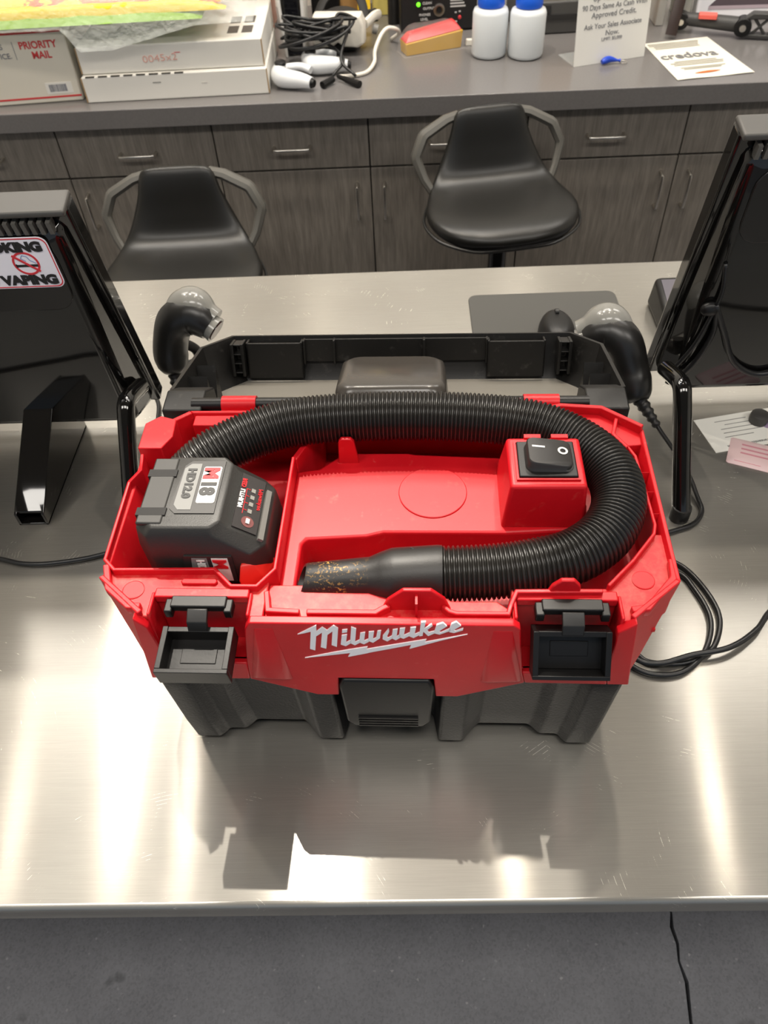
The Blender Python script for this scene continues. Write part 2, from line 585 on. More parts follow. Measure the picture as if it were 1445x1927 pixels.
# front wall, left and right of the recesses, and centre piece
fpoly([(-0.226, 0.148), (-0.205, 0.148), (-0.202, 0.178), (-0.206, 0.236), (-0.216, zb)], -0.004, 0.004)
fpoly([(0.226, 0.148), (0.206, 0.148), (0.203, 0.168), (0.200, 0.236), (0.214, zb)], -0.004, 0.004)
fpoly([(-0.205, 0.148), (-0.130, 0.149), (-0.128, 0.178), (-0.202, 0.178)], -0.004, 0.004)
fpoly([(0.206, 0.148), (0.130, 0.149), (0.126, 0.168), (0.203, 0.168)], -0.004, 0.004)
cen = [(-0.130, 0.149), (-0.068, 0.120), (-0.047, 0.120), (-0.045, 0.153), (0.045, 0.153), (0.047, 0.120), (0.068, 0.120), (0.130, 0.149), (0.126, 0.168), (0.118, 0.240), (0.112, 0.246), (-0.115, 0.246), (-0.120, 0.236), (-0.128, 0.178)]
fpoly(cen, -0.004, 0.004)
# brow bulges framing the logo field
for s in (-1, 1):
    g.loft([[(s * 0.128, -0.004, 0.152), (s * 0.112, -0.004, 0.238), (s * 0.095, -0.004, 0.238), (s * 0.088, -0.004, 0.150)],
            [(s * 0.122, -0.008, 0.158), (s * 0.113, -0.008, 0.20), (s * 0.105, -0.008, 0.20), (s * 0.095, -0.008, 0.156)]])
# latch recesses
for a, b, z0 in ((-0.204, -0.119, 0.178), (0.116, 0.203, 0.168)):
    g.box(a, b, 0.024, 0.028, z0, 0.246)
    g.box(a, b, 0.0, 0.028, z0 - 0.003, z0)
    g.prism([(-0.004, z0 - 0.002), (0.028, z0 - 0.002), (0.028, 0.246), (0.004, 0.246)], a - 0.003, a, 'x')
    g.prism([(-0.004, z0 - 0.002), (0.028, z0 - 0.002), (0.028, 0.246), (0.004, 0.246)], b, b + 0.003, 'x')
    g.box(a, b, 0.022, 0.032, 0.238, 0.247)
# corner, side and back walls
OUT = [(-0.213, 0.002), (-0.259, 0.041), (-0.262, 0.236), (-0.222, 0.268), (0.222, 0.268), (0.262, 0.236), (0.259, 0.041), (0.213, 0.002)]
LOW = [(-0.222, 0.000), (-0.243, 0.030), (-0.245, 0.234), (-0.212, 0.264), (0.212, 0.264), (0.245, 0.234), (0.243, 0.030), (0.222, 0.000)]
def inset(p, d):
    return (p[0] * (1 - d / 0.25), 0.135 + (p[1] - 0.135) * (1 - d / 0.135))
for i in range(7):
    a, b, la, lb = OUT[i], OUT[i + 1], LOW[i], LOW[i + 1]
    ai, bi, lai, lbi = inset(a, 0.004), inset(b, 0.004), inset(la, 0.004), inset(lb, 0.004)
    zt = 0.243 if i == 1 else zb
    g.loft([[(la[0], la[1], 0.148), (lb[0], lb[1], 0.148), (lbi[0], lbi[1], 0.148), (lai[0], lai[1], 0.148)],
            [(a[0], a[1], zt), (b[0], b[1], zt), (bi[0], bi[1], zt), (ai[0], ai[1], zt)]])
g.build('body_shell', RED, vac, bev=0.0012)
# ---- interior floors, ledges, walls
g = G()
g.prism([(x_ * 0.985, 0.135 + (y_ - 0.135) * 0.97) for x_, y_ in LOW], 0.152, 0.156)                      # closing floor
g.box(-0.098, 0.248, 0.030, 0.262, 0.186, 0.190)                      # well floor
g.prism([(-0.249, 0.160), (-0.098, 0.160), (-0.098, 0.262), (-0.215, 0.262), (-0.250, 0.234)], 0.186, 0.192)
g.build('inner_floor', RED, vac)
g = G()
deck = [(-0.098, 0.040), (-0.082, 0.040), (-0.082, 0.098), (-0.078, 0.104), (-0.020, 0.108), (-0.004, 0.113), (0.115, 0.113), (0.190, 0.118), (0.196, 0.150), (0.190, 0.190), (0.165, 0.214), (0.026, 0.222), (0.018, 0.224), (-0.050, 0.224), (-0.075, 0.200), (-0.098, 0.196)]
g.prism(deck, 0.190, 0.228)
g.build('deck', RED, vac, bev=0.003, seg=3)
g = G()                                                                # the round blanking disc, and step line
g.lathe([(0.0345, 0.0), (0.0345, 0.0012), (0.0338, 0.0016)], 48, (0.044, 0.166, 0.2278))
g.build('port_cover', RED, vac)
g = G()
# front ledges
g.prism([(-0.212, 0.004), (-0.205, 0.004), (-0.205, 0.030), (-0.118, 0.030), (-0.118, 0.004), (-0.104, 0.004), (-0.104, 0.044), (-0.112, 0.034), (-0.136, 0.034), (-0.154, 0.052), (-0.247, 0.051), (-0.256, 0.062), (-0.257, 0.042)], 0.20, 0.2425)
g.prism([(-0.104, 0.004), (0.112, 0.004), (0.112, 0.016), (0.100, 0.026), (0.060, 0.026), (0.050, 0.034), (0.000, 0.034), (-0.022, 0.042), (-0.104, 0.042)], 0.19, 0.2385)
g.prism([(0.112, 0.004), (0.116, 0.004), (0.116, 0.030), (0.203, 0.030), (0.203, 0.004), (0.212, 0.004), (0.257, 0.042), (0.257, 0.100), (0.246, 0.100), (0.222, 0.068), (0.200, 0.038), (0.112, 0.038)], 0.20, 0.2425)
g.build('front_ledge', REDD, vac, bev=0.0012)
g = G()
for x in (-0.226, 0.229):                                              # injection discs on the ledges
    G().lathe([(0.010, 0), (0.010, 0.0008), (0.0092, 0.0010)], 24, (x, 0.032 if x < 0 else 0.047, 0.2424)).build('ejector_disc', RED, vac)
G().prism([(-0.184, 0.0405), (-0.182, 0.0375), (-0.152, 0.0375), (-0.150, 0.0405), (-0.152, 0.0435), (-0.182, 0.0435)], 0.242, 0.2455).build('rib', RED, vac, bev=0.001)
# ribs standing on the ledges
G().wall([(-0.256, 0.056), (-0.247, 0.030), (-0.224, 0.011), (-0.213, 0.011)], 0.240, 0.2495, 0.006).build('rib', RED, vac, bev=0.001)
G().wall([(0.256, 0.066), (0.254, 0.046), (0.226, 0.014), (0.212, 0.012)], 0.240, 0.2495, 0.006).build('rib', RED, vac, bev=0.001)
G().wall([(-0.104, 0.030), (-0.100, 0.010), (-0.072, 0.0085)], 0.236, 0.2465, 0.005).build('rib', RED, vac, bev=0.001)
G().wall([(-0.066, 0.0085), (-0.006, 0.0085), (0.000, 0.013), (0.006, 0.016)], 0.236, 0.2465, 0.005).build('rib', RED, vac, bev=0.001)
G().wall([(0.052, 0.016), (0.058, 0.0105), (0.064, 0.0085), (0.108, 0.0085), (0.111, 0.018), (0.116, 0.028), (0.190, 0.029)], 0.236, [0.2465] * 5 + [0.252, 0.252], 0.004).build('rib', RED, vac, bev=0.001)
# big front tab with centre web
G().prism([(-0.002, 0.236), (0.004, 0.252), (0.018, 0.267), (0.042, 0.267), (0.054, 0.254), (0.060, 0.236)], 0.016, 0.020, 'y').build('tab', RED, vac, bev=0.001)
G().box(0.0285, 0.0305, 0.006, 0.017, 0.237, 0.262).build('tab_web', RED, vac)
# second tab
G().prism([(0.140, 0.240), (0.146, 0.258), (0.153, 0.266), (0.164, 0.266), (0.170, 0.258), (0.172, 0.240)], 0.028, 0.0325, 'y').build('tab', RED, vac, bev=0.001)
# retaining tab on the deck
G().prism([(-0.055, 0.226), (-0.053, 0.258), (-0.050, 0.262), (-0.040, 0.262), (-0.037, 0.258), (-0.033, 0.226)], 0.208, 0.213, 'y').build('tab', RED, vac, bev=0.001)

# battery bay walls
g = G()
g.wall([(-0.259, 0.062), (-0.247, 0.050), (-0.154, 0.0515), (-0.136, 0.033), (-0.113, 0.033), (-0.099, 0.052), (-0.099, 0.150), (-0.099, 0.196)], 0.156, 0.250, 0.0034)
g.wall([(-0.2585, 0.060), (-0.262, 0.160), (-0.250, 0.169), (-0.252, 0.188)], 0.156, [0.25, 0.25, 0.258, 0.262], 0.0034)
g.prism([(-0.2585, 0.196), (-0.234, 0.196), (-0.226, 0.214), (-0.228, 0.240), (-0.246, 0.246), (-0.2600, 0.234)], 0.19, 0.262)
g.prism([(-0.215, 0.246), (-0.075, 0.246), (-0.075, 0.262), (-0.215, 0.262)], 0.19, 0.248)
g.wall([(-0.099, 0.196), (-0.092, 0.214), (-0.082, 0.232), (-0.078, 0.246)], 0.19, 0.246, 0.006)
g.build('battery_bay', RED, vac, bev=0.001)
# right-hand hose guide with gusset teeth
g = G()
g.wall([(0.196, 0.036), (0.222, 0.064), (0.246, 0.095), (0.249, 0.106), (0.247, 0.196), (0.240, 0.214)], 0.20, 0.2500, 0.0032)
for y in (0.118, 0.146, 0.172):
    g.prism([(y, 0.236), (y + 0.004, 0.236), (y + 0.002, 0.2495)], 0.248, 0.2585, 'x')
g.prism([(0.216, 0.232), (0.236, 0.214), (0.2575, 0.216), (0.259, 0.234), (0.222, 0.264), (0.165, 0.264), (0.165, 0.252), (0.205, 0.252)], 0.21, 0.246)
g.wall([(0.165, 0.264), (0.180, 0.268), (0.222, 0.264), (0.2595, 0.234)], 0.243, 0.256, 0.005)
g.wall([(0.236, 0.250), (0.229, 0.226), (0.240, 0.206)], 0.243, 0.253, 0.004)
g.build('hose_guide', RED, vac, bev=0.001)
# ---- switch housing
sw = G().loft([[(0.1095, 0.1200, 0.226), (0.1895, 0.1200, 0.226), (0.1895, 0.204, 0.226), (0.1095, 0.204, 0.226)],
               [(0.1150, 0.1225, 0.283), (0.1850, 0.1225, 0.283), (0.1850, 0.188, 0.283), (0.1150, 0.188, 0.283)]]).build('switch_housing', RED, vac, bev=0.0035, seg=3)
g = G()
for a, b, c_, d in ((0.121, 0.1795, 0.1295, 0.1315), (0.121, 0.1795, 0.179, 0.181), (0.121, 0.123, 0.1315, 0.179), (0.1775, 0.1795, 0.1315, 0.179)):
    g.box(a, b, c_, d, 0.2825, 0.2850)
for a in (0.132, 0.158):
    g.box(a, a + 0.016, 0.186, 0.191, 0.279, 0.2846)
g.build('bezel', RED, sw)
G().box(0.1235, 0.177, 0.132, 0.1785, 0.2815, 0.2870).build('switch_plate', BLK, sw, bev=0.001)
rp = rrect(0.131, 0.173, 0.138, 0.174, 0.007)
def tilt(z, k, s=1.0):
    return [((x - 0.152) * s + 0.152, (y - 0.156) * s + 0.156, z + (0.152 - x) * k) for x, y in rp]
rk = G().loft([tilt(0.2868, 0.0, 1.06), tilt(0.2885, 0.05, 1.04), tilt(0.2895, 0.09, 0.98), tilt(0.294, 0.13, 0.99), tilt(0.2955, 0.13, 0.93)]).build('rocker', M('switch_rubber', (44, 42, 41), 0.42), sw, smooth=True, angle=50)
PR = M('white_print', (225, 224, 220), 0.6)
fr = lambda x, y: frame((x, y, 0.2957 + (0.152 - x) * 0.13), (1, 0, -0.13), (0, 1, 0))
mk = G().box(-0.006, 0.006, -0.0011, 0.0011, 0, 0.0003).build('on_mark', PR, rk)
mk.matrix_local = fr(0.142, 0.161)
ro = []
for i in range(24):
    a = 2 * math.pi * i / 24
    ro.append([(0.0048 * math.cos(a), 0.0048 * math.sin(a), 0), (0.0048 * math.cos(a), 0.0048 * math.sin(a), 0.0003), (0.0028 * math.cos(a), 0.0028 * math.sin(a), 0.0003), (0.0028 * math.cos(a), 0.0028 * math.sin(a), 0)])
mk = G().loft(ro, closed=True).build('off_mark', PR, rk)
mk.matrix_local = fr(0.1645, 0.158)

# ---- hose
hp = [(-0.215, 0.172, 0.235), (-0.182, 0.192, 0.256), (-0.140, 0.217, 0.262), (-0.097, 0.233, 0.264), (-0.019, 0.240, 0.265), (0.064, 0.239, 0.265), (0.140, 0.229, 0.264), (0.188, 0.204, 0.261), (0.215, 0.168, 0.258), (0.219, 0.130, 0.254), (0.203, 0.095, 0.250), (0.171, 0.071, 0.246), (0.132, 0.061, 0.243), (0.094, 0.057, 0.240), (0.044, 0.0555, 0.238)]
sp = smooth_path(hp, 24)
L = [0.0]
for a, b in zip(sp, sp[1:]):
    L.append(L[-1] + (b - a).length)
pitch = 0.0042
N = int(L[-1] / pitch)
pts, rr = [], []
j = 0
for i in range(N * 8 + 1):
    s_ = L[-1] * i / (N * 8)
    while j < len(L) - 2 and L[j + 1] < s_:
        j += 1
    t = (s_ - L[j]) / (L[j + 1] - L[j])
    pts.append(sp[j].lerp(sp[j + 1], t))
    ph = (i % 8) / 8
    rr.append(0.0222 + 0.0034 * math.sin(math.pi * ph) ** 0.7)
hose = G().tube(pts, rr, 28).build('hose', HOSE, vac, smooth=True, angle=180)
lab(hose, 'black corrugated hose coiled around the switch housing')
g = G()
nz = [(0.052, 0.0262), (0.0475, 0.0268), (0.010, 0.0264), (0.006, 0.0262), (-0.004, 0.0232), (-0.014, 0.0192), (-0.030, 0.0186), (-0.074, 0.0168), (-0.0765, 0.0160), (-0.0765, 0.0138), (-0.060, 0.0138)]
rg = []
for x, r_ in nz:
    k = (0.05 - x)
    c_ = (x, 0.0555 - k * 0.045, 0.2385 - k * 0.04)
    rg.append([(c_[0] + (0.006 * math.cos(2 * math.pi * q / 32) if x < -0.07 else 0), c_[1] + r_ * math.sin(2 * math.pi * q / 32), c_[2] + r_ * math.cos(2 * math.pi * q / 32)) for q in range(32)])
g.loft(rg)
nzo = g.build('nozzle', NOZ, hose, smooth=True, angle=40)
text('Milwaukee', 0.0085, M('worn_emboss', (30, 28, 27), 0.5), nzo, frame((0.0235, 0.0690, 0.2612), (0.0, -1, -0.55), (1, 0, 0.0)), 'embossed_logo', 0.0006, shear=0.3)

# ---- tank catch in the front
ct = G().loft([[(-0.041, -0.006, 0.152), (0.041, -0.006, 0.152), (0.043, 0.030, 0.152), (-0.043, 0.030, 0.152)],
               [(-0.045, -0.007, 0.140), (0.045, -0.007, 0.140), (0.047, 0.030, 0.140), (-0.047, 0.030, 0.140)],
               [(-0.042, -0.009, 0.075), (0.042, -0.009, 0.075), (0.044, 0.030, 0.075), (-0.044, 0.030, 0.075)],
               [(-0.034, -0.008, 0.062), (0.034, -0.008, 0.062), (0.040, 0.030, 0.062), (-0.040, 0.030, 0.062)]]).build('tank_catch', BLK, vac, bev=0.0022, seg=2)
for i in range(4):
    G().box(-0.030, 0.030, -0.0105, -0.0075, 0.0675 + i * 0.0052, 0.0695 + i * 0.0052).build('grip_rib', BLK, ct)
# ---- side latches, swung open
def latch(x0, x1, ang, zh, nm):
    cx, w_ = (x0 + x1) / 2, (x1 - x0) / 2
    root = G()
    root.box(-w_ * 0.78, w_ * 0.78, 0.008, 0.020, -0.004, 0.004)
    root.box(-w_ * 0.95, -w_ * 0.72, 0.004, 0.018, -0.008, 0.002)
    root.box(w_ * 0.72, w_ * 0.95, 0.004, 0.018, -0.008, 0.002)
    o = root.build('side_latch', BLK, vac, bev=0.0012)
    o.location = (cx, 0.002, 0.2455)
    lab(o, nm)
    G().prism([(0.006, 0.003), (-0.004, -0.003), (-0.007, -0.013), (-0.004, -0.014), (0.000, -0.006), (0.010, 0.000)], -w_ * 0.28, w_ * 0.28, 'x').build('latch_arm', RUB, o, bev=0.0008)
    f = G()
    D = 0.040
    f.box(-w_, w_, -D, 0.0, -0.016, -0.013)
    f.box(-w_, w_, -D - 0.004, -D, -0.018, 0.004)
    f.box(-w_, -w_ + 0.005, -D, 0.0, -0.016, 0.004)
    f.box(w_ - 0.005, w_, -D, 0.0, -0.016, 0.004)
    f.box(-w_ + 0.004, w_ - 0.004, -0.005, 0.0, -0.016, 0.003)
    f.box(-w_ * 0.5, w_ * 0.5, -D * 0.70, -D * 0.35, -0.0132, -0.0122)
    fo = f.build('latch_flap', BLK, o, bev=0.0014)
    fo.location = (0, -0.002, zh)
    fo.rotation_euler = (R(ang), 0, 0)
latch(-0.1935, -0.1300, 6, -0.015, 'open black side latch beside the battery')
latch(0.1295, 0.1960, 52, -0.012, 'open black side latch hanging down beside the white logo')

# ---- white script logo on the front
U, V = 1445.0, 438.0
def lg(p):
    a, b = p[0] / U, p[1] / V
    xt = -0.0698 + a * 0.1463
    xb = -0.0807 + a * 0.1611
    x = xt + (xb - xt) * b
    zt = 0.2648 + a * 0.0025
    z_ = 0.1776 + a * 0.0043
    return (x, zt + (z_ - zt) * b)
glyphs = [
    [(0, 175), (155, 102), (157, 152), (205, 117), (246, 142), (300, 103), (338, 126), (328, 278), (284, 262), (291, 150), (250, 178), (240, 293), (194, 280), (204, 160), (155, 190), (148, 308), (104, 294), (110, 152), (50, 166)],
    [(372, 140), (415, 135), (412, 158), (370, 163)],
    [(368, 183), (412, 176), (404, 242), (446, 222), (446, 246), (402, 272), (360, 258)],
    [(446, 116), (488, 130), (479, 238), (520, 218), (520, 242), (478, 264), (438, 246)],
    [(522, 165), (562, 158), (554, 228), (592, 212), (592, 236), (552, 256), (512, 240)],
    [(592, 155), (636, 150), (626, 214), (652, 204), (664, 148), (694, 144), (684, 206), (628, 243), (588, 228)],
    [(708, 186), (755, 130), (760, 152), (742, 194), (752, 204), (790, 184), (788, 206), (745, 232), (706, 214)],
    [(790, 138), (830, 132), (821, 192), (852, 178), (850, 202), (815, 222), (780, 206)],
    [(848, 128), (891, 124), (881, 182), (930, 162), (926, 188), (878, 210), (840, 196)],
    [(935, 120), (980, 116), (969, 174), (1010, 158), (1008, 180), (960, 204), (925, 190)],
    [(1022, 78), (1060, 76), (1048, 128), (1108, 94), (1114, 108), (1070, 140), (1086, 160), (1132, 148), (1132, 166), (1080, 188), (1040, 152), (1034, 186), (1006, 190)],
    [(1130, 150), (1150, 100), (1200, 84), (1232, 110), (1166, 150), (1182, 160), (1258, 128), (1260, 146), (1172, 176), (1130, 166)],
    [(1250, 138), (1270, 92), (1310, 76), (1347, 106), (1286, 140), (1302, 148), (1366, 126), (1362, 142), (1290, 163), (1252, 156)],
    [(62, 374), (300, 326), (445, 300), (582, 278), (572, 299), (945, 236), (1066, 216), (1052, 240), (1400, 175), (1180, 226), (928, 294), (942, 260), (760, 296), (600, 326), (585, 331), (422, 364), (440, 330)],
]
g = G()
for q in glyphs:
    g.prism([lg(p) for p in q], -0.0050, -0.0034, 'y')
lab(g.build('logo', M('logo_white', (245, 242, 246), 0.5), vac), 'white script wordmark with a lightning bolt underline')

# ---- lid, hanging open behind
al = R(19)
LM = Matrix(((1, 0, 0, 0), (0, math.cos(al), math.sin(al), 0.283), (0, -math.sin(al), math.cos(al), 0.247), (0, 0, 0, 1)))
ro_ = [(-0.212, 0.012), (-0.262, 0.046), (-0.268, 0.205), (-0.236, 0.258), (0.236, 0.258), (0.268, 0.205), (0.262, 0.046), (0.212, 0.012)]
def lring(w_, d, k=1.0):
    return [(x * (1 - d / 0.25), 0.135 + (s_ - 0.135) * (1 - d / 0.135), w_) for x, s_ in ro_]
g = G()
g.loft([lring(0.0, 0.004), lring(0.0, 0.0), lring(-0.040, 0.006), lring(-0.064, 0.018), lring(-0.060, 0.021), lring(-0.042, 0.011), lring(0.0, 0.004)], cap=False)
g.add(lring(-0.064, 0.018), [tuple(range(8))])
lid = g.xf(LM).build('lid', LIDM, vac, smooth=True, angle=25)
lab(lid, 'black open lid with moulded ribs inside')
g = G()
g.add(lring(-0.0598, 0.0205), [tuple(range(8))])
g.box(-0.225, 0.225, 0.026, 0.060, -0.060, -0.052)
g.xf(LM).build('lid_panel', M('lid_inside', (132, 128, 120), 0.24, bump=(12, 0.05, 0.002), coat=0.6), lid)  # pale base colour paints in the bright wall's reflection on the black lid
g = G()
bp = rrect(-0.074, 0.062, 0.070, 0.192, 0.022)
def br(w_, k, sh=0.0):
    return [((x + 0.006) * k - 0.006, (s_ - 0.13) * k + 0.13 + sh, w_) for x, s_ in bp]
g.loft([br(-0.060, 1.07), br(-0.022, 1.0), br(-0.012, 0.96), br(-0.008, 0.86)])
g.xf(LM).build('lid_bump', M('scuffed_clear_black', (66, 62, 58), 0.24, bump=(26, 0.12, 0.002)), lid, smooth=True, angle=60)
g = G()                                          # inner skirt plates along the far edge
for a, b, z0 in ((-0.212, -0.134, -0.054), (0.120, 0.198, -0.054)):
    g.box(a, b, 0.232, 0.236, z0, -0.004)
    g.box(a, a + 0.003, 0.232, 0.250, z0, -0.003)
    g.box(b - 0.003, b, 0.232, 0.250, z0, -0.003)
g.box(-0.134, 0.120, 0.243, 0.246, -0.034, -0.002)
for x in (-0.134, -0.092, 0.032, 0.118):
    g.box(x, x + 0.003, 0.236, 0.250, -0.036, -0.002)
for x in (-0.232, 0.214):
    g.box(x, x + 0.004, 0.222, 0.246, -0.048, -0.002)
    g.box(x + 0.014, x + 0.018, 0.222, 0.246, -0.048, -0.002)
    for q in range(4):
        g.box(x + 0.003, x + 0.015, 0.224, 0.246, -0.044 + q * 0.013, -0.042 + q * 0.013)
g.xf(LM).build('lid_skirt', LIDM, lid, bev=0.0008)
for s in (-1, 1):                                # gusset ribs in the corners
    for k in range(3):
        g = G()
        y0 = 0.050 + k * 0.042
        g.prism([(y0, -0.058), (y0 + 0.030, -0.058), (y0 + 0.014, -0.006)], s * 0.246 - 0.012, s * 0.246 + 0.012, 'x')
        g.xf(LM).build('gusset', LIDM, lid)
    g = G()
    g.box(s * 0.100 - 0.016, s * 0.100 + 0.016, 0.060, 0.078, -0.060, -0.046)
    g.xf(LM).build('boss', LIDM, lid, bev=0.001)
# hinge: black barrel with red knuckles
g = G().tube([(-0.222, 0.281, 0.2475), (0.212, 0.281, 0.2475)], 0.0075, 14)
hg = g.build('hinge_barrel', BLK, vac, smooth=True)
for a, b in ((-0.188, -0.150), (0.142, 0.180)):
    g = G().tube([(a, 0.281, 0.2475), (b, 0.281, 0.2475)], 0.0095, 14)
    g.box(a, b, 0.264, 0.282, 0.238, 0.2475)
    g.build('hinge_knuckle', RED, hg, smooth=True)
for s in (-1, 1):                                # lid arms beside the hinge
    g = G().prism([(0.268, 0.250), (0.300, 0.252), (0.330, 0.232), (0.330, 0.185), (0.290, 0.195), (0.268, 0.225)], s * 0.232 - 0.022, s * 0.232 + 0.022, 'x')
    g.build('hinge_arm', LIDM, lid, bev=0.002)

# ================================================================== battery pack
bt = thing('battery_pack', 'black and grey slide-in battery pack with a printed label, sitting in the red vacuum bay', 'battery', (0, 0, 0))
bt.matrix_world = vac.matrix_basis @ Matrix.Translation((-0.164, 0.106, 0.156))
PB = M('battery_plastic', (40, 39, 37), 0.45, bump=(700, 0.15))
def oct_(x0, x1, y0, y1, c_, z):
    return [(x0 + c_, y0, z), (x1 - c_, y0, z), (x1, y0 + c_, z), (x1, y1 - c_, z), (x1 - c_, y1, z), (x0 + c_, y1, z), (x0, y1 - c_, z), (x0, y0 + c_, z)]
g = G()
g.loft([oct_(-0.058, 0.060, -0.044, 0.046, 0.012, 0.0), oct_(-0.060, 0.060, -0.046, 0.048, 0.012, 0.06),
        oct_(-0.062, 0.056, -0.047, 0.048, 0.013, 0.104), oct_(-0.060, 0.024, -0.044, 0.050, 0.012, 0.126), oct_(-0.050, 0.018, -0.040, 0.049, 0.008, 0.134)])
pk = g.build('case', PB, bt, bev=0.002)
g = G()                                          # end band and side grips
g.box(-0.057, -0.0335, -0.036, 0.046, 0.1310, 0.1352)
bd = g.build('end_band', M('battery_band', (40, 39, 37), 0.5), bt, bev=0.0015)
for y in (-0.022, 0.026):
    G().box(-0.0590, -0.0320, y - 0.0045, y + 0.0045, 0.128, 0.1354).build('slot', M('slot_black', (16, 15, 15), 0.7), bt)
for y in (-0.013, -0.004, 0.005, 0.014):
    G().prism([(-0.0635, 0.095), (-0.0625, 0.122), (-0.0545, 0.1345), (-0.046, 0.1345), (-0.052, 0.120), (-0.058, 0.095)], y - 0.003, y + 0.003, 'y').build('grip', M('battery_plastic'), bt, bev=0.001)
# printed panel on top
zt = 0.1342
G().prism([(-0.030, -0.018), (-0.024, -0.024), (0.012, -0.024), (0.012, 0.042), (-0.020, 0.042), (-0.026, 0.036)], zt - 0.001, zt + 0.0008).build('label_panel', M('panel_dark', (40, 38, 37), 0.45), bt)
G().prism([(-0.0265, -0.014), (-0.022, -0.020), (-0.010, -0.020), (-0.010, 0.038), (-0.020, 0.038), (-0.0255, 0.032)], zt + 0.0006, zt + 0.0012).build('grey_label', M('label_grey', (118, 118, 116), 0.5), bt)
G().prism(rrect(-0.0070, 0.0100, -0.0120, 0.0340, 0.002), zt + 0.0006, zt + 0.0013).build('white_label', M('label_white', (222, 220, 215), 0.5), bt)
rot = lambda x, y, z: frame((x, y, z), (0, -1, 0), (1, 0, 0))
BI = M('black_ink', (30, 30, 30), 0.5)
RI = M('red_ink', (206, 30, 38), 0.5)
text('M', 0.0185, RI, bt, rot(-0.0052, 0.0325, zt + 0.0015), off=0.0011)
text('18', 0.0185, BI, bt, rot(-0.0052, 0.0160, zt + 0.0015), off=0.0011)
text('HD12.0', 0.0105, BI, bt, rot(-0.0212, 0.0315, zt + 0.0014), off=0.0006, sx=1.12)
# same print on the front side
fy = -0.0486
G().prism([(-0.026, 0.066), (-0.018, 0.1035), (0.026, 0.1035), (0.026, 0.066)], fy, fy + 0.003, 'y').build('label_panel', M('panel_dark'), bt)
G().prism([(-0.016, 0.068), (-0.011, 0.1010), (0.003, 0.1010), (0.003, 0.068)], fy - 0.0005, fy + 0.002, 'y').build('grey_label', M('label_grey'), bt)
G().prism([(0.007, 0.068), (0.007, 0.1010), (0.022, 0.1010), (0.022, 0.068)], fy - 0.0005, fy + 0.002, 'y').build('white_label', M('label_white'), bt)
rf = lambda x, z: frame((x, fy - 0.0008, z), (0, 0, -1), (1, 0, 0))
text('M', 0.0170, RI, bt, rf(0.0085, 0.1000), off=0.0006)
text('HD12.0', 0.0100, M('label_white'), bt, rf(-0.0065, 0.0995), off=0.0003)
# sloping gauge face
P0, P1 = Vector((0.0245, 0, 0.1262)), Vector((0.0558, 0, 0.1048))
dn = (P1 - P0).normalized()
nn = Vector((-dn.z, 0, dn.x)) * 1
nn = Vector((0.565, 0, 0.825))
def gf(d, y, h=0.0006):
    p = P0 + dn * d + nn * h
    return (p.x, y, p.z)
def plate(d0, d1, y0, y1, h0, h1, name, m, par=bt):
    return G().loft([[gf(d0, y0, h0), gf(d1, y0, h0), gf(d1, y1, h0), gf(d0, y1, h0)], [gf(d0, y0, h1), gf(d1, y0, h1), gf(d1, y1, h1), gf(d0, y1, h1)]]).build(name, m, par)
gauge = plate(0.003, 0.027, -0.030, 0.036, -0.001, 0.0010, 'gauge_plate', M('gauge_dark', (34, 29, 28), 0.4))
plate(0.029, 0.034, -0.034, 0.026, -0.001, 0.0028, 'gauge_rib', M('gauge_rib_grey', (104, 102, 98), 0.4))
gm = lambda d, y: frame(gf(d, y, 0.0014), (0, -1, 0), -dn)
text('RED', 0.0060, RI, gauge, gm(0.0082, 0.0300), shear=0.2, off=0.0002)
text('LITHIUM', 0.0060, M('label_white'), gauge, gm(0.0082, 0.0165), shear=0.2, off=0.0002)
text('Milwaukee', 0.0062, RI, gauge, gm(0.0255, 0.0250), shear=0.3)
for k in range(4):
    plate(0.0145, 0.0185, 0.0165 - k * 0.0085, 0.0210 - k * 0.0085, 0.0008, 0.0016, 'gauge_led', GREY, gauge)
    plate(0.0098, 0.0135, 0.0185 - k * 0.0085, 0.0190 - k * 0.0085, 0.0008, 0.0014, 'gauge_line', RI, gauge)
plate(0.0096, 0.0101, -0.012, 0.0190, 0.0008, 0.0014, 'gauge_line', RI, gauge)
gb = G().lathe([(0.0062, 0), (0.0060, 0.0008), (0.0050, 0.0012)], 24).build('gauge_button', M('gauge_ring', (110, 60, 58), 0.5), gauge, smooth=True)
gb.matrix_local = gm(0.0165, -0.0195)
plate(0.0145, 0.0180, -0.0220, -0.0165, 0.0018, 0.0026, 'battery_mark', M('label_white'), gauge)
# red release button on the front right
G().loft([[(0.032, -0.056, 0.030), (0.054, -0.046, 0.030), (0.058, -0.026, 0.030), (0.034, -0.026, 0.030)],
          [(0.030, -0.058, 0.078), (0.053, -0.050, 0.074), (0.062, -0.028, 0.074), (0.034, -0.026, 0.082)],
          [(0.032, -0.050, 0.092), (0.044, -0.046, 0.090), (0.054, -0.030, 0.086), (0.035, -0.030, 0.092)]]).build('release_button', M('button_red', (214, 44, 34), 0.4), bt, bev=0.002)

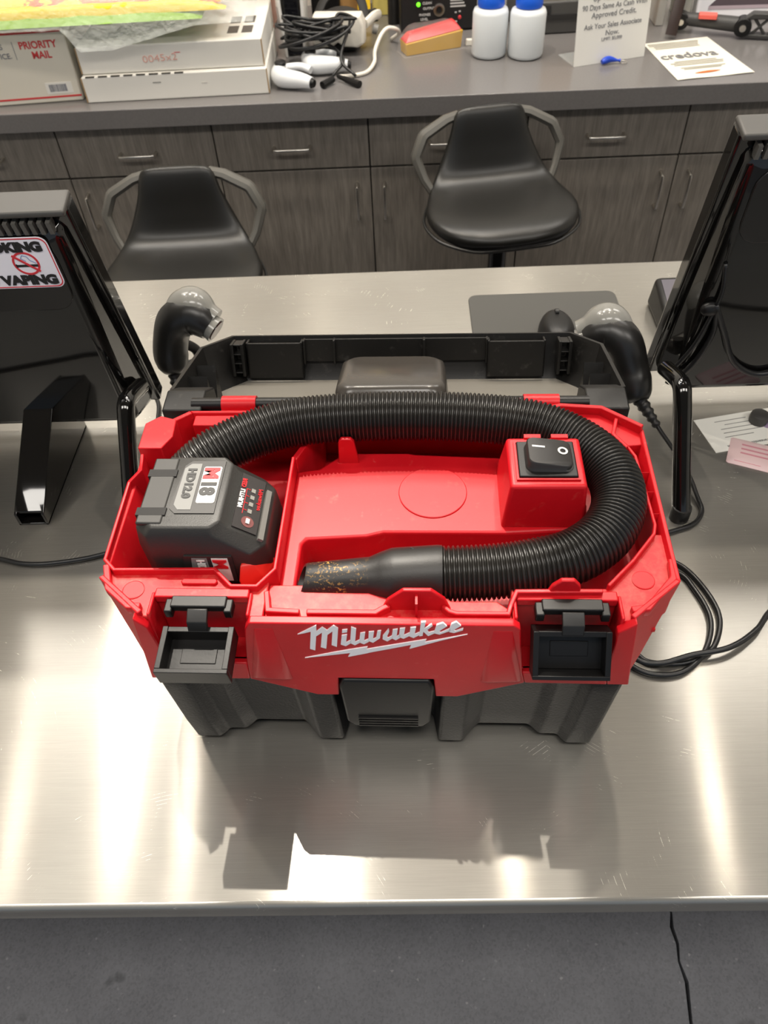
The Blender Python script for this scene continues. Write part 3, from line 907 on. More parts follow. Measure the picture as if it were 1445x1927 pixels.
# ================================================================== touch monitors (seen from behind)
def monitor(name, label, xe, sgn, y0, z0, y1, z1, width, tubex, feet):
    """xe = inner edge, sgn = direction of the body; (y0,z0)-(y1,z1) the line of the frame's rear edge, bottom to top"""
    t = thing(name, label, 'monitor', (xe + sgn * width / 2, (y0 + y1) / 2, T))
    ox, oy = xe + sgn * width / 2, (y0 + y1) / 2
    d = Vector((0, y1 - y0, z1 - z0)).normalized()
    H_ = math.hypot(y1 - y0, z1 - z0)
    n_ = Vector((0, -d.z, d.y))                      # towards the viewer
    B = Vector((0, y0 - oy, z0))
    hw = width / 2
    def P(x, a, h):
        p = B + d * a + n_ * h
        return (x, p.y, p.z)
    def slab(x0, x1, a0, a1, h0, h1, nm, m, par, bev=0.0, sh=0.0, ha=None):
        ha = h1 if ha is None else ha
        return G().loft([[P(x0, a0, h0), P(x1, a0, h0), P(x1, a1, h0), P(x0, a1, h0)],
                         [P(x0 + sh, a0 + sh, h1), P(x1 - sh, a0 + sh, h1), P(x1 - sh, a1 - sh, ha), P(x0 + sh, a1 - sh, ha)]]).build(nm, m, par, bev=bev, seg=3)
    slab(-hw, hw, 0, H_, -0.018, 0.008, 'frame', GLOSS, t, 0.004)
    slab(-hw + 0.012, hw - 0.012, 0.012, H_ - 0.012, -0.0195, -0.017, 'screen', M('screen_glass', (10, 11, 13), 0.05), t)
    hs = slab(-hw + 0.006, hw - 0.006, 0.004, H_ - 0.008, 0.006, 0.062, 'rear_housing', GLOSS, t, 0.012, 0.016, 0.022)
    hz = lambda a: 0.062 + (0.022 - 0.062) * (a - 0.020) / (H_ - 0.044)
    # raised plate at the top of the housing
    pl = [P(x, a, 0) for x, a in ()]
    poly = rrect(-hw + 0.030, hw - 0.030, H_ - 0.125, H_ - 0.030, 0.026)
    G().loft([[P(x, a, hz(a) - 0.004) for x, a in poly], [P(x, a, hz(a) + 0.0025) for x, a in poly]]).build('access_cover', M('satin_black', (22, 21, 21), 0.22), hs, bev=0.001)
    # top grille
    for k in range(44):
        x = -hw + 0.022 + k * (width - 0.044) / 43
        slab(x - 0.0030, x + 0.0020, H_ - 0.022, H_ - 0.006, 0.010, 0.0225, 'vent_fin', M('vent_grey', (84, 82, 78), 0.5), hs)
    slab(-hw, hw, H_ - 0.002, H_ + 0.006, -0.018, 0.020, 'top_cap', M('frame_grey', (70, 68, 65), 0.5), t, 0.003)
    # splayed foot: two pressed rails under the housing
    for fx in feet:
        fg_ = G()
        yb, yf = 0.905 - oy, 0.700 - oy
        for q in (-0.021, 0.017):
            fg_.prism([(yb, 0.0), (yf, 0.0), (yf, 0.022), (yf + 0.06, 0.052), (yb - 0.04, 0.110), (yb, 0.120)], fx + q, fx + q + 0.004, 'x')
        fg_.box(fx - 0.021, fx + 0.021, yf, yb, 0.0, 0.004)
        fg_.loft([[(fx - 0.021, yf + 0.004, 0.020), (fx + 0.021, yf + 0.004, 0.020), (fx + 0.021, yf + 0.004, 0.024), (fx - 0.021, yf + 0.004, 0.024)],
                  [(fx - 0.021, yf + 0.06, 0.050), (fx + 0.021, yf + 0.06, 0.050), (fx + 0.021, yf + 0.06, 0.054), (fx - 0.021, yf + 0.06, 0.054)],
                  [(fx - 0.021, yb - 0.03, 0.112), (fx + 0.021, yb - 0.03, 0.112), (fx + 0.021, yb - 0.03, 0.116), (fx - 0.021, yb - 0.03, 0.116)]])
        fg_.build('foot', GLOSS, t, bev=0.001)
    # tube legs
    for s in (1, -1):
        tx = (tubex - ox) * s
        G().tube(smooth_path([(tx, 0.680 - oy, 0.012), (tx, 0.735 - oy, 0.072), (tx, 0.782 - oy, 0.124), (tx, 0.797 - oy, 0.134), (tx, 0.816 - oy, 0.130), (tx, 0.86 - oy, 0.112)], 6), 0.012, 14).build('tube_leg', GLOSS, t, smooth=True)
        G().lathe([(0.013, 0), (0.013, 0.012), (0.0125, 0.022)], 14, (tx, 0.683 - oy, 0)).build('leg_tip', RUB, t, smooth=True)
    return t, P, hz, H_, hw

mon, P, hz, H_, hw = monitor('touch_monitor', 'glossy black touch monitor with a no-smoking sticker, seen from behind', -0.368, -1, 0.905, 0.055, 0.824, 0.400, 0.46, -0.375, (0.075, -0.105))
# sticker: right edge close to the inner edge of the housing
hs = [c_ for c_ in mon.children if c_.name.startswith('rear_housing')][0]
SX1 = hw - 0.032
SX0 = SX1 - 0.19
a0, a1 = 0.264, 0.332
def sp_(x, a, h):
    return P(x, a, hz(a) + 0.0025 + h)
st_poly = rrect(SX0, SX1, a0, a1, 0.010)
stk = G().loft([[sp_(x, a, 0.0) for x, a in st_poly], [sp_(x, a, 0.0007) for x, a in st_poly]]).build('sticker', M('sticker_white', (238, 236, 244), 0.4), mon)
lab(stk, 'white no smoking, no vaping sticker')
STR = M('sticker_red', (206, 44, 56), 0.45)
ro = []
o1, o2 = rrect(SX0 + 0.0012, SX1 - 0.0012, a0 + 0.0012, a1 - 0.0012, 0.009), rrect(SX0 + 0.0024, SX1 - 0.0024, a0 + 0.0024, a1 - 0.0024, 0.0085)
for p, q in zip(o1, o2):
    ro.append([sp_(p[0], p[1], 0.0006), sp_(p[0], p[1], 0.0010), sp_(q[0], q[1], 0.0010), sp_(q[0], q[1], 0.0006)])
G().loft(ro, closed=True).build('border', STR, stk)
upv = Vector(sp_(0, a1, 0)) - Vector(sp_(0, a0, 0))
sm = lambda x, a: frame(sp_(x, a, 0.0012), (1, 0, 0), upv)
SB = M('sticker_black', (22, 22, 24), 0.5)
text('NO SMOKING', 0.0165, SB, stk, sm(SX1 - 0.0085, a1 - 0.0175), align='RIGHT', off=0.0010, sx=1.1)
text('NO VAPING', 0.0170, SB, stk, sm(SX1 - 0.0065, a0 + 0.0060), align='RIGHT', off=0.0010, sx=1.1)
cxs, cas = SX1 - 0.035, (a0 + a1) / 2
ro = []
for i in range(40):
    a = 2 * math.pi * i / 40
    c_, s_ = math.cos(a), math.sin(a)
    ro.append([sp_(cxs + r_ * c_, cas + r_ * s_, h_) for r_, h_ in ((0.0155, 0.0006), (0.0155, 0.0011), (0.0130, 0.0011), (0.0130, 0.0006))])
G().loft(ro, closed=True).build('ban_ring', STR, stk)
def strip(pts, w_, m, nm, h=0.0011):
    """flat stroke printed on the sticker"""
    g = G()
    for (xa, aa), (xb, ab) in zip(pts, pts[1:]):
        dx, da = xb - xa, ab - aa
        l_ = math.hypot(dx, da)
        ux, ua = -da / l_ * w_ / 2, dx / l_ * w_ / 2
        q = [(xa + ux, aa + ua), (xb + ux, ab + ua), (xb - ux, ab - ua), (xa - ux, aa - ua)]
        g.loft([[sp_(x, a, 0.0006) for x, a in q], [sp_(x, a, h) for x, a in q]])
    return g.build(nm, m, stk)
strip([(cxs - 0.0125, cas - 0.0030), (cxs + 0.0135, cas - 0.0030)], 0.0030, SB, 'vape_icon')
strip([(cxs - 0.0125, cas - 0.0052), (cxs - 0.0125, cas - 0.0008)], 0.0020, SB, 'vape_icon')
SM = M('smoke_print', (130, 150, 190), 0.6)
strip([(cxs + 0.012, cas), (cxs + 0.006, cas + 0.004), (cxs + 0.004, cas + 0.009), (cxs - 0.001, cas + 0.011), (cxs - 0.004, cas + 0.007), (cxs + 0.001, cas + 0.003)], 0.0008, SM, 'smoke_icon')
strip([(cxs - 0.0128, cas + 0.0110), (cxs + 0.0128, cas - 0.0110)], 0.0026, STR, 'ban_bar', 0.0014)

monR, P2, hz2, H2, hw2 = monitor('touch_monitor', 'glossy black touch monitor without a sticker, cable loop behind its back', 0.368, 1, 0.935, 0.055, 0.860, 0.436, 0.46, 0.366, (0.045, 0.17))
def cab(name, pts, r, label, m=CABLE, k=8, n=10, parent=None):
    o = G().tube(smooth_path(pts, k), r, n).build(name, m, parent, smooth=True, angle=180)
    if label:
        tag(o, label, 'cable')
    return o
# cables hanging at the back of that monitor (they move with it)
hsR = [c_ for c_ in monR.children if c_.name.startswith('rear_housing')][0]
cp = lambda x, a, e=0.006: P2(x - hw2, a, hz2(a) + e)
cab('rear_cable', [cp(0.030, 0.235, 0.001), cp(0.036, 0.200), cp(0.034, 0.165), cp(0.026, 0.115), cp(0.012, 0.075, 0.004), cp(0.006, 0.068, 0.0)], 0.0028, None, parent=hsR)
cab('rear_cable', [cp(0.038, 0.170), cp(0.044, 0.130), cp(0.034, 0.080), cp(0.014, 0.045, 0.004), cp(0.006, 0.042, 0.0)], 0.0036, None, parent=hsR)
cab('rear_cable', [cp(0.034, 0.178), cp(0.060, 0.130), cp(0.088, 0.080), cp(0.130, 0.055), cp(0.180, 0.070)], 0.0042, None, parent=hsR)
G().ball(cp(0.030, 0.170, 0.004), 0.010, 12, 8, (1.3, 0.8, 1)).build('cable_clip', BLK, hsR, smooth=True)

# ================================================================== barcode scanners in their stands
def scanner(name, label, slabel, pts, head, cable, sgn, foot):
    base = Vector((foot[0], foot[1], T))
    s = thing('scanner_stand', slabel, 'stand', base, 0, 'scanner stands')
    G().prism(rrect(-0.038, 0.038, -0.038, 0.038, 0.02), 0, 0.010).build('base', BLK, s, bev=0.003)
    up = [Vector((0, 0, 0.008)), Vector((0, 0.004, 0.05)), Vector(pts[1]) - base + Vector((0, 0.045, -0.02)), Vector(pts[1]) - base + Vector((0, 0.046, 0.0))]
    G().tube(smooth_path(up, 6), 0.008, 12).build('stem', BLK, s, smooth=True)
    o = Vector(pts[0])
    b = thing(name, label, 'barcode scanner', o, 0, 'barcode scanners')
    sp = [p - o for p in smooth_path(pts, 8)]
    n = len(sp)
    prof = [(0, 0.016), (0.05, 0.0225), (0.15, 0.0260), (0.35, 0.0262), (0.55, 0.0285), (0.72, 0.0290), (0.88, 0.0260), (1.0, 0.0210)]
    def rad(t):
        for (a, ra), (c_, rc) in zip(prof, prof[1:]):
            if t <= c_:
                return ra + (rc - ra) * (t - a) / (c_ - a)
        return prof[-1][1]
    G().tube(sp, [rad(i / (n - 1)) for i in range(n)], 20, flat=1.0).build('handle', M('scanner_black', (28, 27, 26), 0.33), b, smooth=True, angle=60)
    # pale top shell over the head
    k0 = int(n * 0.50)
    hp_ = [p + Vector((0, 0.010, 0.0145)) for p in sp[k0:]]
    m_ = len(hp_)
    hp_.append(hp_[-1] + (hp_[-1] - hp_[-2]).normalized() * 0.012)
    G().tube(hp_, [0.016 + 0.011 * math.sin(math.pi * min(1, (i + 0.5) / m_)) for i in range(m_)] + [0.016], 18, flat=0.85).build('head_shell', M('scanner_grey', (128, 127, 122), 0.16), b, smooth=True, angle=60)
    e = sp[-1]
    dr = (sp[-1] - sp[-3]).normalized()
    G().tube([e, e + dr * 0.010], [0.0185, 0.020], 18).build('window_rim', M('scanner_grey'), b, smooth=True)
    G().tube([e + dr * 0.009, e + dr * 0.0115], [0.016, 0.016], 18).build('scan_window', M('scan_glass', (50, 14, 16), 0.06), b, smooth=True)
    mid = sp[int(n * 0.42)]
    G().ball((mid.x + sgn * 0.017, mid.y - 0.004, mid.z - 0.006), 0.010, 12, 8, (0.7, 0.6, 1.5)).build('trigger', RUB, b, smooth=True)
    # strain relief and cable
    cpts = [Vector(p) - o for p in cable]
    a, c_ = cpts[0], cpts[1]
    L_ = 0.056
    dd = (c_ - a).normalized()
    N_ = 22
    G().tube([a + dd * L_ * i / N_ for i in range(N_ + 1)], [(0.0112 - 0.0062 * i / N_) + (0.0010 if i % 4 < 2 else -0.0008) for i in range(N_ + 1)], 14).build('strain_relief', RUB, b, smooth=True, angle=80)
    G().tube(smooth_path([a + dd * L_ * 0.8] + cpts[1:], 8), 0.0032, 10).build('cable', CABLE, b, smooth=True, angle=180)
    return b
scanner('barcode_scanner', 'black handheld barcode scanner beside the monitor with the no-smoking sticker',
        'scanner stand beside the monitor with the no-smoking sticker',
        [(-0.352, 0.944, T + 0.07), (-0.352, 0.958, T + 0.105), (-0.336, 0.965, T + 0.145), (-0.308, 0.966, T + 0.155), (-0.283, 0.956, T + 0.142)], None,
        [(-0.352, 0.948, T + 0.074), (-0.348, 0.912, T + 0.030), (-0.350, 0.880, T + 0.008), (-0.385, 0.900, T + 0.0035), (-0.40, 0.96, T + 0.0035), (-0.46, 1.05, T + 0.0035), (-0.60, 1.08, T + 0.0035)], 1, (-0.335, 1.02))
scanner('barcode_scanner', 'black handheld barcode scanner on a long cable beside the monitor without a sticker',
        'scanner stand beside the monitor without a sticker',
        [(0.336, 0.854, T + 0.06), (0.327, 0.886, T + 0.09), (0.313, 0.903, T + 0.125), (0.291, 0.918, T + 0.135), (0.264, 0.920, T + 0.122)], None,
        [(0.334, 0.862, T + 0.067), (0.366, 0.812, T + 0.036), (0.389, 0.757, T + 0.020), (0.397, 0.714, T + 0.008), (0.398, 0.690, T + 0.0035), (0.381, 0.668, T + 0.0035), (0.349, 0.656, T + 0.0035), (0.320, 0.648, T + 0.0035), (0.300, 0.630, T + 0.0035), (0.315, 0.612, T + 0.0035), (0.343, 0.603, T + 0.0035),
         (0.363, 0.573, T + 0.0035), (0.374, 0.529, T + 0.0035), (0.365, 0.495, T + 0.0035), (0.345, 0.470, T + 0.0035), (0.311, 0.4575, T + 0.0035), (0.275, 0.461, T + 0.0035), (0.262, 0.475, T + 0.0035)], -1, (0.310, 0.985))
cab('counter_cable', [(0.262, 0.64, T + 0.004), (0.285, 0.607, T + 0.004), (0.339, 0.589, T + 0.004), (0.355, 0.560, T + 0.004), (0.362, 0.522, T + 0.004), (0.352, 0.488, T + 0.004), (0.330, 0.4590, T + 0.004), (0.302, 0.444, T + 0.004), (0.268, 0.447, T + 0.004), (0.247, 0.47, T + 0.004), (0.240, 0.53, T + 0.004), (0.246, 0.60, T + 0.004), (0.27, 0.72, T + 0.004), (0.28, 0.80, T + 0.004)], 0.0032, 'black cable looped once on the steel next to the red vacuum')
cab('counter_cable', [(1.25, 0.60, T + 0.004), (0.98, 0.585, T + 0.004), (0.72, 0.63, T + 0.004), (0.55, 0.605, T + 0.004), (0.446, 0.535, T + 0.004), (0.409, 0.498, T + 0.0085), (0.370, 0.4735, T + 0.0110), (0.325, 0.4645, T + 0.0110), (0.285, 0.4545, T + 0.0105), (0.258, 0.462, T + 0.0105), (0.232, 0.50, T + 0.004), (0.230, 0.56, T + 0.004), (0.234, 0.66, T + 0.004), (0.24, 0.78, T + 0.004)], 0.0034, 'black cable running from the red vacuum past the coiled loops towards the pink packet')
cab('counter_cable', [(-0.80, 0.70, T + 0.004), (-0.62, 0.655, T + 0.004), (-0.55, 0.638, T + 0.004), (-0.511, 0.628, T + 0.004), (-0.467, 0.629, T + 0.004), (-0.413, 0.640, T + 0.004), (-0.36, 0.665, T + 0.004), (-0.33, 0.72, T + 0.004)], 0.0032, 'dark cable lying on the steel in front of the stickered monitor foot')

# ================================================================== small things on the steel counter
tag(G().prism(rrect(0.121, 0.386, 1.015, 1.228, 0.016), T, T + 0.003).build('mouse_pad', M('pad_grey', (74, 73, 70), 0.75), bev=0.001), 'dark grey mouse pad with rounded corners on the steel counter', 'mouse pad')
ms = thing('computer_mouse', 'small black computer mouse on the grey mouse pad', 'mouse', (0.262, 1.095, T + 0.003))
rg = []
for i in range(9):
    z_ = 0.034 * math.sin(math.pi / 2 * i / 8)
    k = math.cos(math.pi / 2 * i / 8) ** 0.6
    rg.append([(0.031 * (0.06 + 0.94 * k) * math.cos(2 * math.pi * q / 24), 0.052 * (0.06 + 0.94 * k) * math.sin(2 * math.pi * q / 24), z_) for q in range(24)])
G().loft(rg).build('shell', BLK, ms, smooth=True)
G().tube([(-0.003, 0.022, 0.033), (0.003, 0.022, 0.033)], 0.006, 12).build('scroll_wheel', RUB, ms, smooth=True)
pt = thing('card_terminal', 'black handset peeking out beside the monitor without a sticker', 'terminal', (0.475, 1.12, T))
G().loft([[(-0.04, -0.07, 0), (0.04, -0.07, 0), (0.04, 0.07, 0), (-0.04, 0.07, 0)], [(-0.036, -0.066, 0.03), (0.036, -0.066, 0.03), (0.036, 0.066, 0.055), (-0.036, 0.066, 0.055)]]).build('body', BLK, pt, bev=0.008, seg=3)
G().loft([[(-0.028, -0.02, 0.037), (0.028, -0.02, 0.037), (0.028, 0.055, 0.0515), (-0.028, 0.055, 0.0515)], [(-0.028, -0.02, 0.040), (0.028, -0.02, 0.040), (0.028, 0.055, 0.0545), (-0.028, 0.055, 0.0545)]]).build('display', M('display_grey', (96, 92, 100), 0.2), pt)
sl = thing('paper_slip', 'white printed slip lying under the monitor without a sticker', 'paper', (0.50, 0.85, T + 0.0006), R(11))
G().box(-0.058, 0.07, -0.036, 0.036, 0, 0.0008).build('sheet', PAPER, sl)
inv = lambda x, y: frame((x, y, 0.0010), (-1, 0, 0), (0, -1, 0))
for k, (w_, x) in enumerate(((0.05, -0.03), (0.04, -0.018), (0.055, -0.028), (0.062, -0.028), (0.045, -0.030))):
    G().box(x, x + w_, 0.024 - k * 0.0085, 0.0252 - k * 0.0085, 0.0007, 0.0011).build('print_line', GINK, sl)
text('#1231  Transaction Information', 0.0070, INK, sl, inv(0.055, -0.026), depth=0.0002)
G().lathe([(0.011, 0), (0.011, 0.0004)], 24, (0.045, 0.004, 0.0007)).build('seal', M('seal_purple', (150, 130, 160), 0.6), sl)
kc = G().lathe([(0.013, 0), (0.014, 0.006), (0.013, 0.014), (0.009, 0.016)], 20).build('rubber_stopper', M('stopper_grey', (62, 60, 58), 0.5), smooth=True)
kc.location = (0.530, 0.868, T + 0.0016)
tag(kc, 'small dark grey round stopper standing on the printed slip', 'stopper')
pk_ = thing('pink_packet', 'small pink and white sachet on the steel beside the printed slip', 'packet', (0.508, 0.793, T + 0.0005), R(-24))
rg = []
for h_, s_ in ((0.0, 1.0), (0.001, 1.0), (0.0045, 0.82), (0.006, 0.6)):
    rg.append([(x * s_, y * s_, h_) for x, y in rrect(-0.042, 0.042, -0.028, 0.028, 0.004)])
G().loft(rg).build('sachet', M('packet_pink', (226, 196, 196), 0.4, bump=(60, 0.3, 0.002)), pk_, smooth=True, angle=20)
G().box(-0.032, 0.004, -0.0235, -0.0165, 0.0012, 0.0044).build('print_bar', M('packet_print', (214, 60, 100), 0.5), pk_)
for k in range(3):
    G().box(-0.026, 0.026, -0.008 + k * 0.009, -0.005 + k * 0.009, 0.0050, 0.0063).build('print_line', M('packet_faint', (206, 140, 150), 0.5), pk_)

# ================================================================== stools
LEA = M('black_leather', (23, 22, 20), 0.36, bump=(420, 0.12))
ARM = M('arm_grey', (86, 84, 79), 0.42)
def stool(x, y, dz, label, rz):
    t = thing('bar_stool', label, 'stool', (x, y, 0), rz, 'black saddle stools')
    prof = [(-0.150, 0.742, 0.020, 0.012), (-0.148, 0.744, 0.085, 0.020), (-0.136, 0.750, 0.125, 0.028), (-0.105, 0.758, 0.165, 0.032), (-0.055, 0.764, 0.190, 0.033), (0.0, 0.766, 0.194, 0.032), (0.05, 0.768, 0.180, 0.030), (0.09, 0.777, 0.166, 0.028),
            (0.118, 0.800, 0.146, 0.026), (0.134, 0.832, 0.128, 0.024), (0.143, 0.862, 0.114, 0.022), (0.150, 0.895, 0.099, 0.021), (0.156, 0.925, 0.093, 0.019), (0.160, 0.945, 0.084, 0.015), (0.162, 0.953, 0.066, 0.008)]
    rings = []
    n = 32
    for i, (py, pz, w_, th) in enumerate(prof):
        a = prof[max(0, i - 1)]
        b = prof[min(len(prof) - 1, i + 1)]
        tv = Vector((0, b[0] - a[0], b[1] - a[1])).normalized()
        nv = Vector((0, -tv.z, tv.y))
        ring = []
        for j in range(n):
            an = 2 * math.pi * j / n
            cx, cy = math.cos(an), math.sin(an)
            e = 0.55
            sx = math.copysign(abs(cx) ** e, cx)
            sy = math.copysign(abs(cy) ** 0.8, cy)
            dish = 0.012 * (1 - sx * sx) * (1 if -0.10 < py < 0.12 else 0.3)
            p = Vector((w_ * sx, py, pz + dz)) + nv * (th * sy - (dish if sy > 0 else 0))
            ring.append(p)
        rings.append(ring)
    so = G().loft(rings).build('seat_shell', LEA, t, smooth=True, angle=80)
    md = so.modifiers.new('sub', 'SUBSURF')
    md.levels = md.render_levels = 1
    # piping under the rim
    pp = [(-0.150, 0.735, 0.03), (-0.143, 0.736, 0.10), (-0.10, 0.742, 0.166), (-0.05, 0.747, 0.192), (0.0, 0.749, 0.196), (0.05, 0.752, 0.182), (0.09, 0.762, 0.157)]
    path = [(-w_, py, pz + dz) for py, pz, w_ in reversed(pp)] + [(w_, py, pz + dz) for py, pz, w_ in pp]
    G().tube(smooth_path(path, 4), 0.004, 8).build('piping', M('piping_black', (24, 23, 22), 0.4), so, smooth=True)
    for s in (-1, 1):
        G().tube([(s * 0.075, 0.176, 0.930 + dz), (s * 0.108, 0.172, 0.922 + dz), (s * 0.162, 0.162, 0.896 + dz), (s * 0.168, 0.160, 0.891 + dz), (s * 0.188, 0.148, 0.852 + dz), (s * 0.188, 0.144, 0.842 + dz), (s * 0.172, 0.118, 0.800 + dz), (s * 0.150, 0.090, 0.770 + dz)], [0.010, 0.012, 0.013, 0.013, 0.0125, 0.012, 0.010, 0.009], 8, flat=1.5, up=(0, 1, 0)).build('arm_loop', ARM, t, smooth=True, angle=30)
    G().box(-0.09, 0.09, -0.08, 0.08, 0.712 + dz, 0.732 + dz).build('seat_plate', BLK, t, bev=0.004)
    G().lathe([(0.030, 0.02), (0.030, 0.40), (0.024, 0.402), (0.024, 0.715 + dz)], 20).build('column', GLOSS, t, smooth=True, angle=40)
    G().lathe([(0.215, 0.0), (0.215, 0.008), (0.20, 0.014), (0.06, 0.030), (0.032, 0.045)], 40).build('base_disc', BLK, t, smooth=True, angle=40)
    ringp = [(0.13 * math.cos(2 * math.pi * i / 32), 0.13 * math.sin(2 * math.pi * i / 32), 0.30) for i in range(33)]
    G().tube(ringp, 0.010, 10).build('foot_ring', GLOSS, t, smooth=True, angle=60)
    return t
stool(0.255, 1.855, 0.0, 'black leather bar stool standing close to the white sign and bottles', R(9))
stool(-0.520, 1.645, -0.028, 'black leather bar stool near the stickered monitor, tucked up to the steel counter', R(2))

# ================================================================== things on the rear worktop
Z = T + 0.0005
# mailing box
mb = thing('mailing_box', 'white cardboard mailing box printed with red stripes and red lettering', 'box', (-1.06, 2.225, Z), R(5))
G().box(-0.26, 0.205, 0.0, 0.28, 0, 0.182).build('carton', M('carton_white', (222, 216, 202), 0.6, bump=(22, 0.12, 0.002)), mb, bev=0.004)
fm = lambda x, z: frame((x, -0.0007, z), (1, 0, 0), (0, 0, 1))
PRD = M('print_red', (206, 60, 62), 0.6)
G().box(-0.26, 0.200, -0.0006, 0.001, 0.168, 0.175).build('stripe', PRD, mb)
G().box(-0.26, 0.203, -0.0006, 0.001, 0.012, 0.0165).build('stripe', PRD, mb)
text('PRIORITY', 0.024, PRD, mb, fm(0.082, 0.134), off=0.0005, sx=0.95)
text('MAIL', 0.024, PRD, mb, fm(0.108, 0.110), off=0.0005, sx=0.95)
text('UNITED STATES', 0.018, M('print_blue_grey', (110, 112, 124), 0.6), mb, fm(0.040, 0.136), align='RIGHT')
text('POSTAL SERVICE.', 0.018, M('print_blue_grey'), mb, fm(0.056, 0.114), align='RIGHT')
G().box(0.066, 0.0672, -0.0006, 0.001, 0.110, 0.152).build('rule', M('print_blue_grey'), mb)
G().box(0.115, 0.185, -0.0006, 0.001, 0.022, 0.050).build('barcode_label', CARD, mb)
bc = G()
x = 0.124
while x < 0.168:
    wd = random.choice((0.0007, 0.0012, 0.002))
    bc.box(x, x + wd, -0.0010, 0.0005, 0.027, 0.045)
    x += wd + random.choice((0.0008, 0.0014))
bc.build('barcode', M('print_blue_grey'), mb)
# two flat white cartons
def flat_box(name, label, x0, x1, y, z0, z1, rz, grp):
    t = thing(name, label, 'box', ((x0 + x1) / 2, y, z0), rz, grp)
    h = (x1 - x0) / 2
    G().box(-h, h, 0, 0.33, 0, z1 - z0).build('carton', CARD, t, bev=0.003)
    g = G()
    for s in (-1, 1):
        g.box(s * h - 0.0012, s * h + 0.0012, -0.0008, 0.004, 0.002, z1 - z0 - 0.002)
    g.build('worn_edge', M('kraft', (170, 140, 100), 0.8), t)
    return t, h
lb, h = flat_box('flat_carton', 'white flat carton on the grey worktop, lower of the two stacked', -0.838, -0.343, 2.226, Z, Z + 0.064, R(1.6), 'stacked white cartons')
G().box(-0.06, -0.038, -0.0006, 0.001, 0.042, 0.0445).build('small_print', GINK, lb)
G().box(0.07, 0.085, -0.0006, 0.001, 0.036, 0.038).build('small_print', M('faint_print', (206, 202, 196), 0.7), lb)
for k in range(8):
    G().box(-h + 0.012 + k * 0.034, -h + 0.036 + k * 0.034, -0.0004, 0.006, 0.0625, 0.0645).build('perforation', M('slot_dark', (70, 66, 60), 0.8), lb)
ub, h = flat_box('flat_carton', 'white flat carton with red scribble, upper of the two stacked', -0.836, -0.348, 2.240, Z + 0.0655, Z + 0.131, R(1.2), 'stacked white cartons')
text('0045x2', 0.024, M('faint_red', (226, 172, 160), 0.7), ub, frame((-0.075, -0.0007, 0.022), (1, 0, 0.04), (0, 0, 1)), off=-0.0002, sx=1.3)
G().box(0.012, 0.028, -0.0006, 0.001, 0.042, 0.0435).build('small_print', PRD, ub)
for (a, b) in ((0.150, 0.05), (0.188, 0.05), (0.150, 0.13), (0.188, 0.13)):
    G().box(a, a + 0.028, b, b + 0.055, 0.065, 0.0662).build('label_block', M('label_dark', (84, 80, 76), 0.5), ub)
# flame-print toy package in clear wrap lying over the boxes
def pillow(x0, x1, y0, y1, h, amp, seed, nx=28, ny=14, under=0.35):
    g = G()
    top, bot = [], []
    for j in range(ny + 1):
        for i in range(nx + 1):
            u, v = i / nx, j / ny
            e = max(0.0, (1 - abs(2 * u - 1) ** 5)) ** 0.5 * max(0.0, (1 - abs(2 * v - 1) ** 4)) ** 0.5
            x, y = x0 + (x1 - x0) * u, y0 + (y1 - y0) * v
            nzv = noise.noise(Vector((x * 22 + seed, y * 22, seed))) + 0.5 * noise.noise(Vector((x * 55, y * 55 + seed, 2)))
            top.append((x, y, h * e + amp * nzv * (0.3 + e)))
            bot.append((x, y, -h * under * e * 0.0))
    n = len(top)
    f = []
    for j in range(ny):
        for i in range(nx):
            a = j * (nx + 1) + i
            f.append((a, a + 1, a + nx + 2, a + nx + 1))
            f.append((n + a, n + a + nx + 1, n + a + nx + 2, n + a + 1))
    for i in range(nx):
        f.append((i, i + n, i + 1 + n, i + 1))
        a = ny * (nx + 1) + i
        f.append((a, a + 1, a + 1 + n, a + n))
    for j in range(ny):
        a = j * (nx + 1)
        b = a + nx
        f.append((a, a + nx + 1, a + nx + 1 + n, a + n))
        f.append((b, b + n, b + nx + 1 + n, b + nx + 1))
    return g.add(top + bot, f)
tp = thing('wrapped_toy', 'yellow and orange flame-print package in clear plastic lying across the white boxes', 'package', (-0.80, 2.30, T + 0.187), R(2))
g = pillow(-0.42, 0.36, -0.055, 0.27, 0.044, 0.003, 1)
g.v = [(x, y, z_ + 0.026) for x, y, z_ in g.v]
g.build('flame_pack', FLAME, tp, smooth=True)
g = pillow(-0.42, 0.31, -0.085, 0.20, 0.020, 0.003, 5)
g.build('green_edge', M('lime_card', (128, 166, 62), 0.45), tp, smooth=True)
g = pillow(-0.42, 0.37, -0.064, -0.034, 0.024, 0.002, 8)
g.v = [(x, y, z_ + 0.012) for x, y, z_ in g.v]
g.build('yellow_edge', M('yellow_card', (246, 214, 24), 0.4), tp, smooth=True)
g = pillow(-0.44, 0.44, -0.105, 0.30, 0.068, 0.009, 3, 70, 36)
g.v = [(x, y, z_ - 0.002 - max(0, -0.03 - y) * 0.70 * max(0, min(1, (x + 0.045) / 0.03)) * max(0.1, min(1, (0.32 - x) / 0.25))) for x, y, z_ in g.v]
g.build('clear_wrap', WRAP, tp, smooth=True, angle=25)
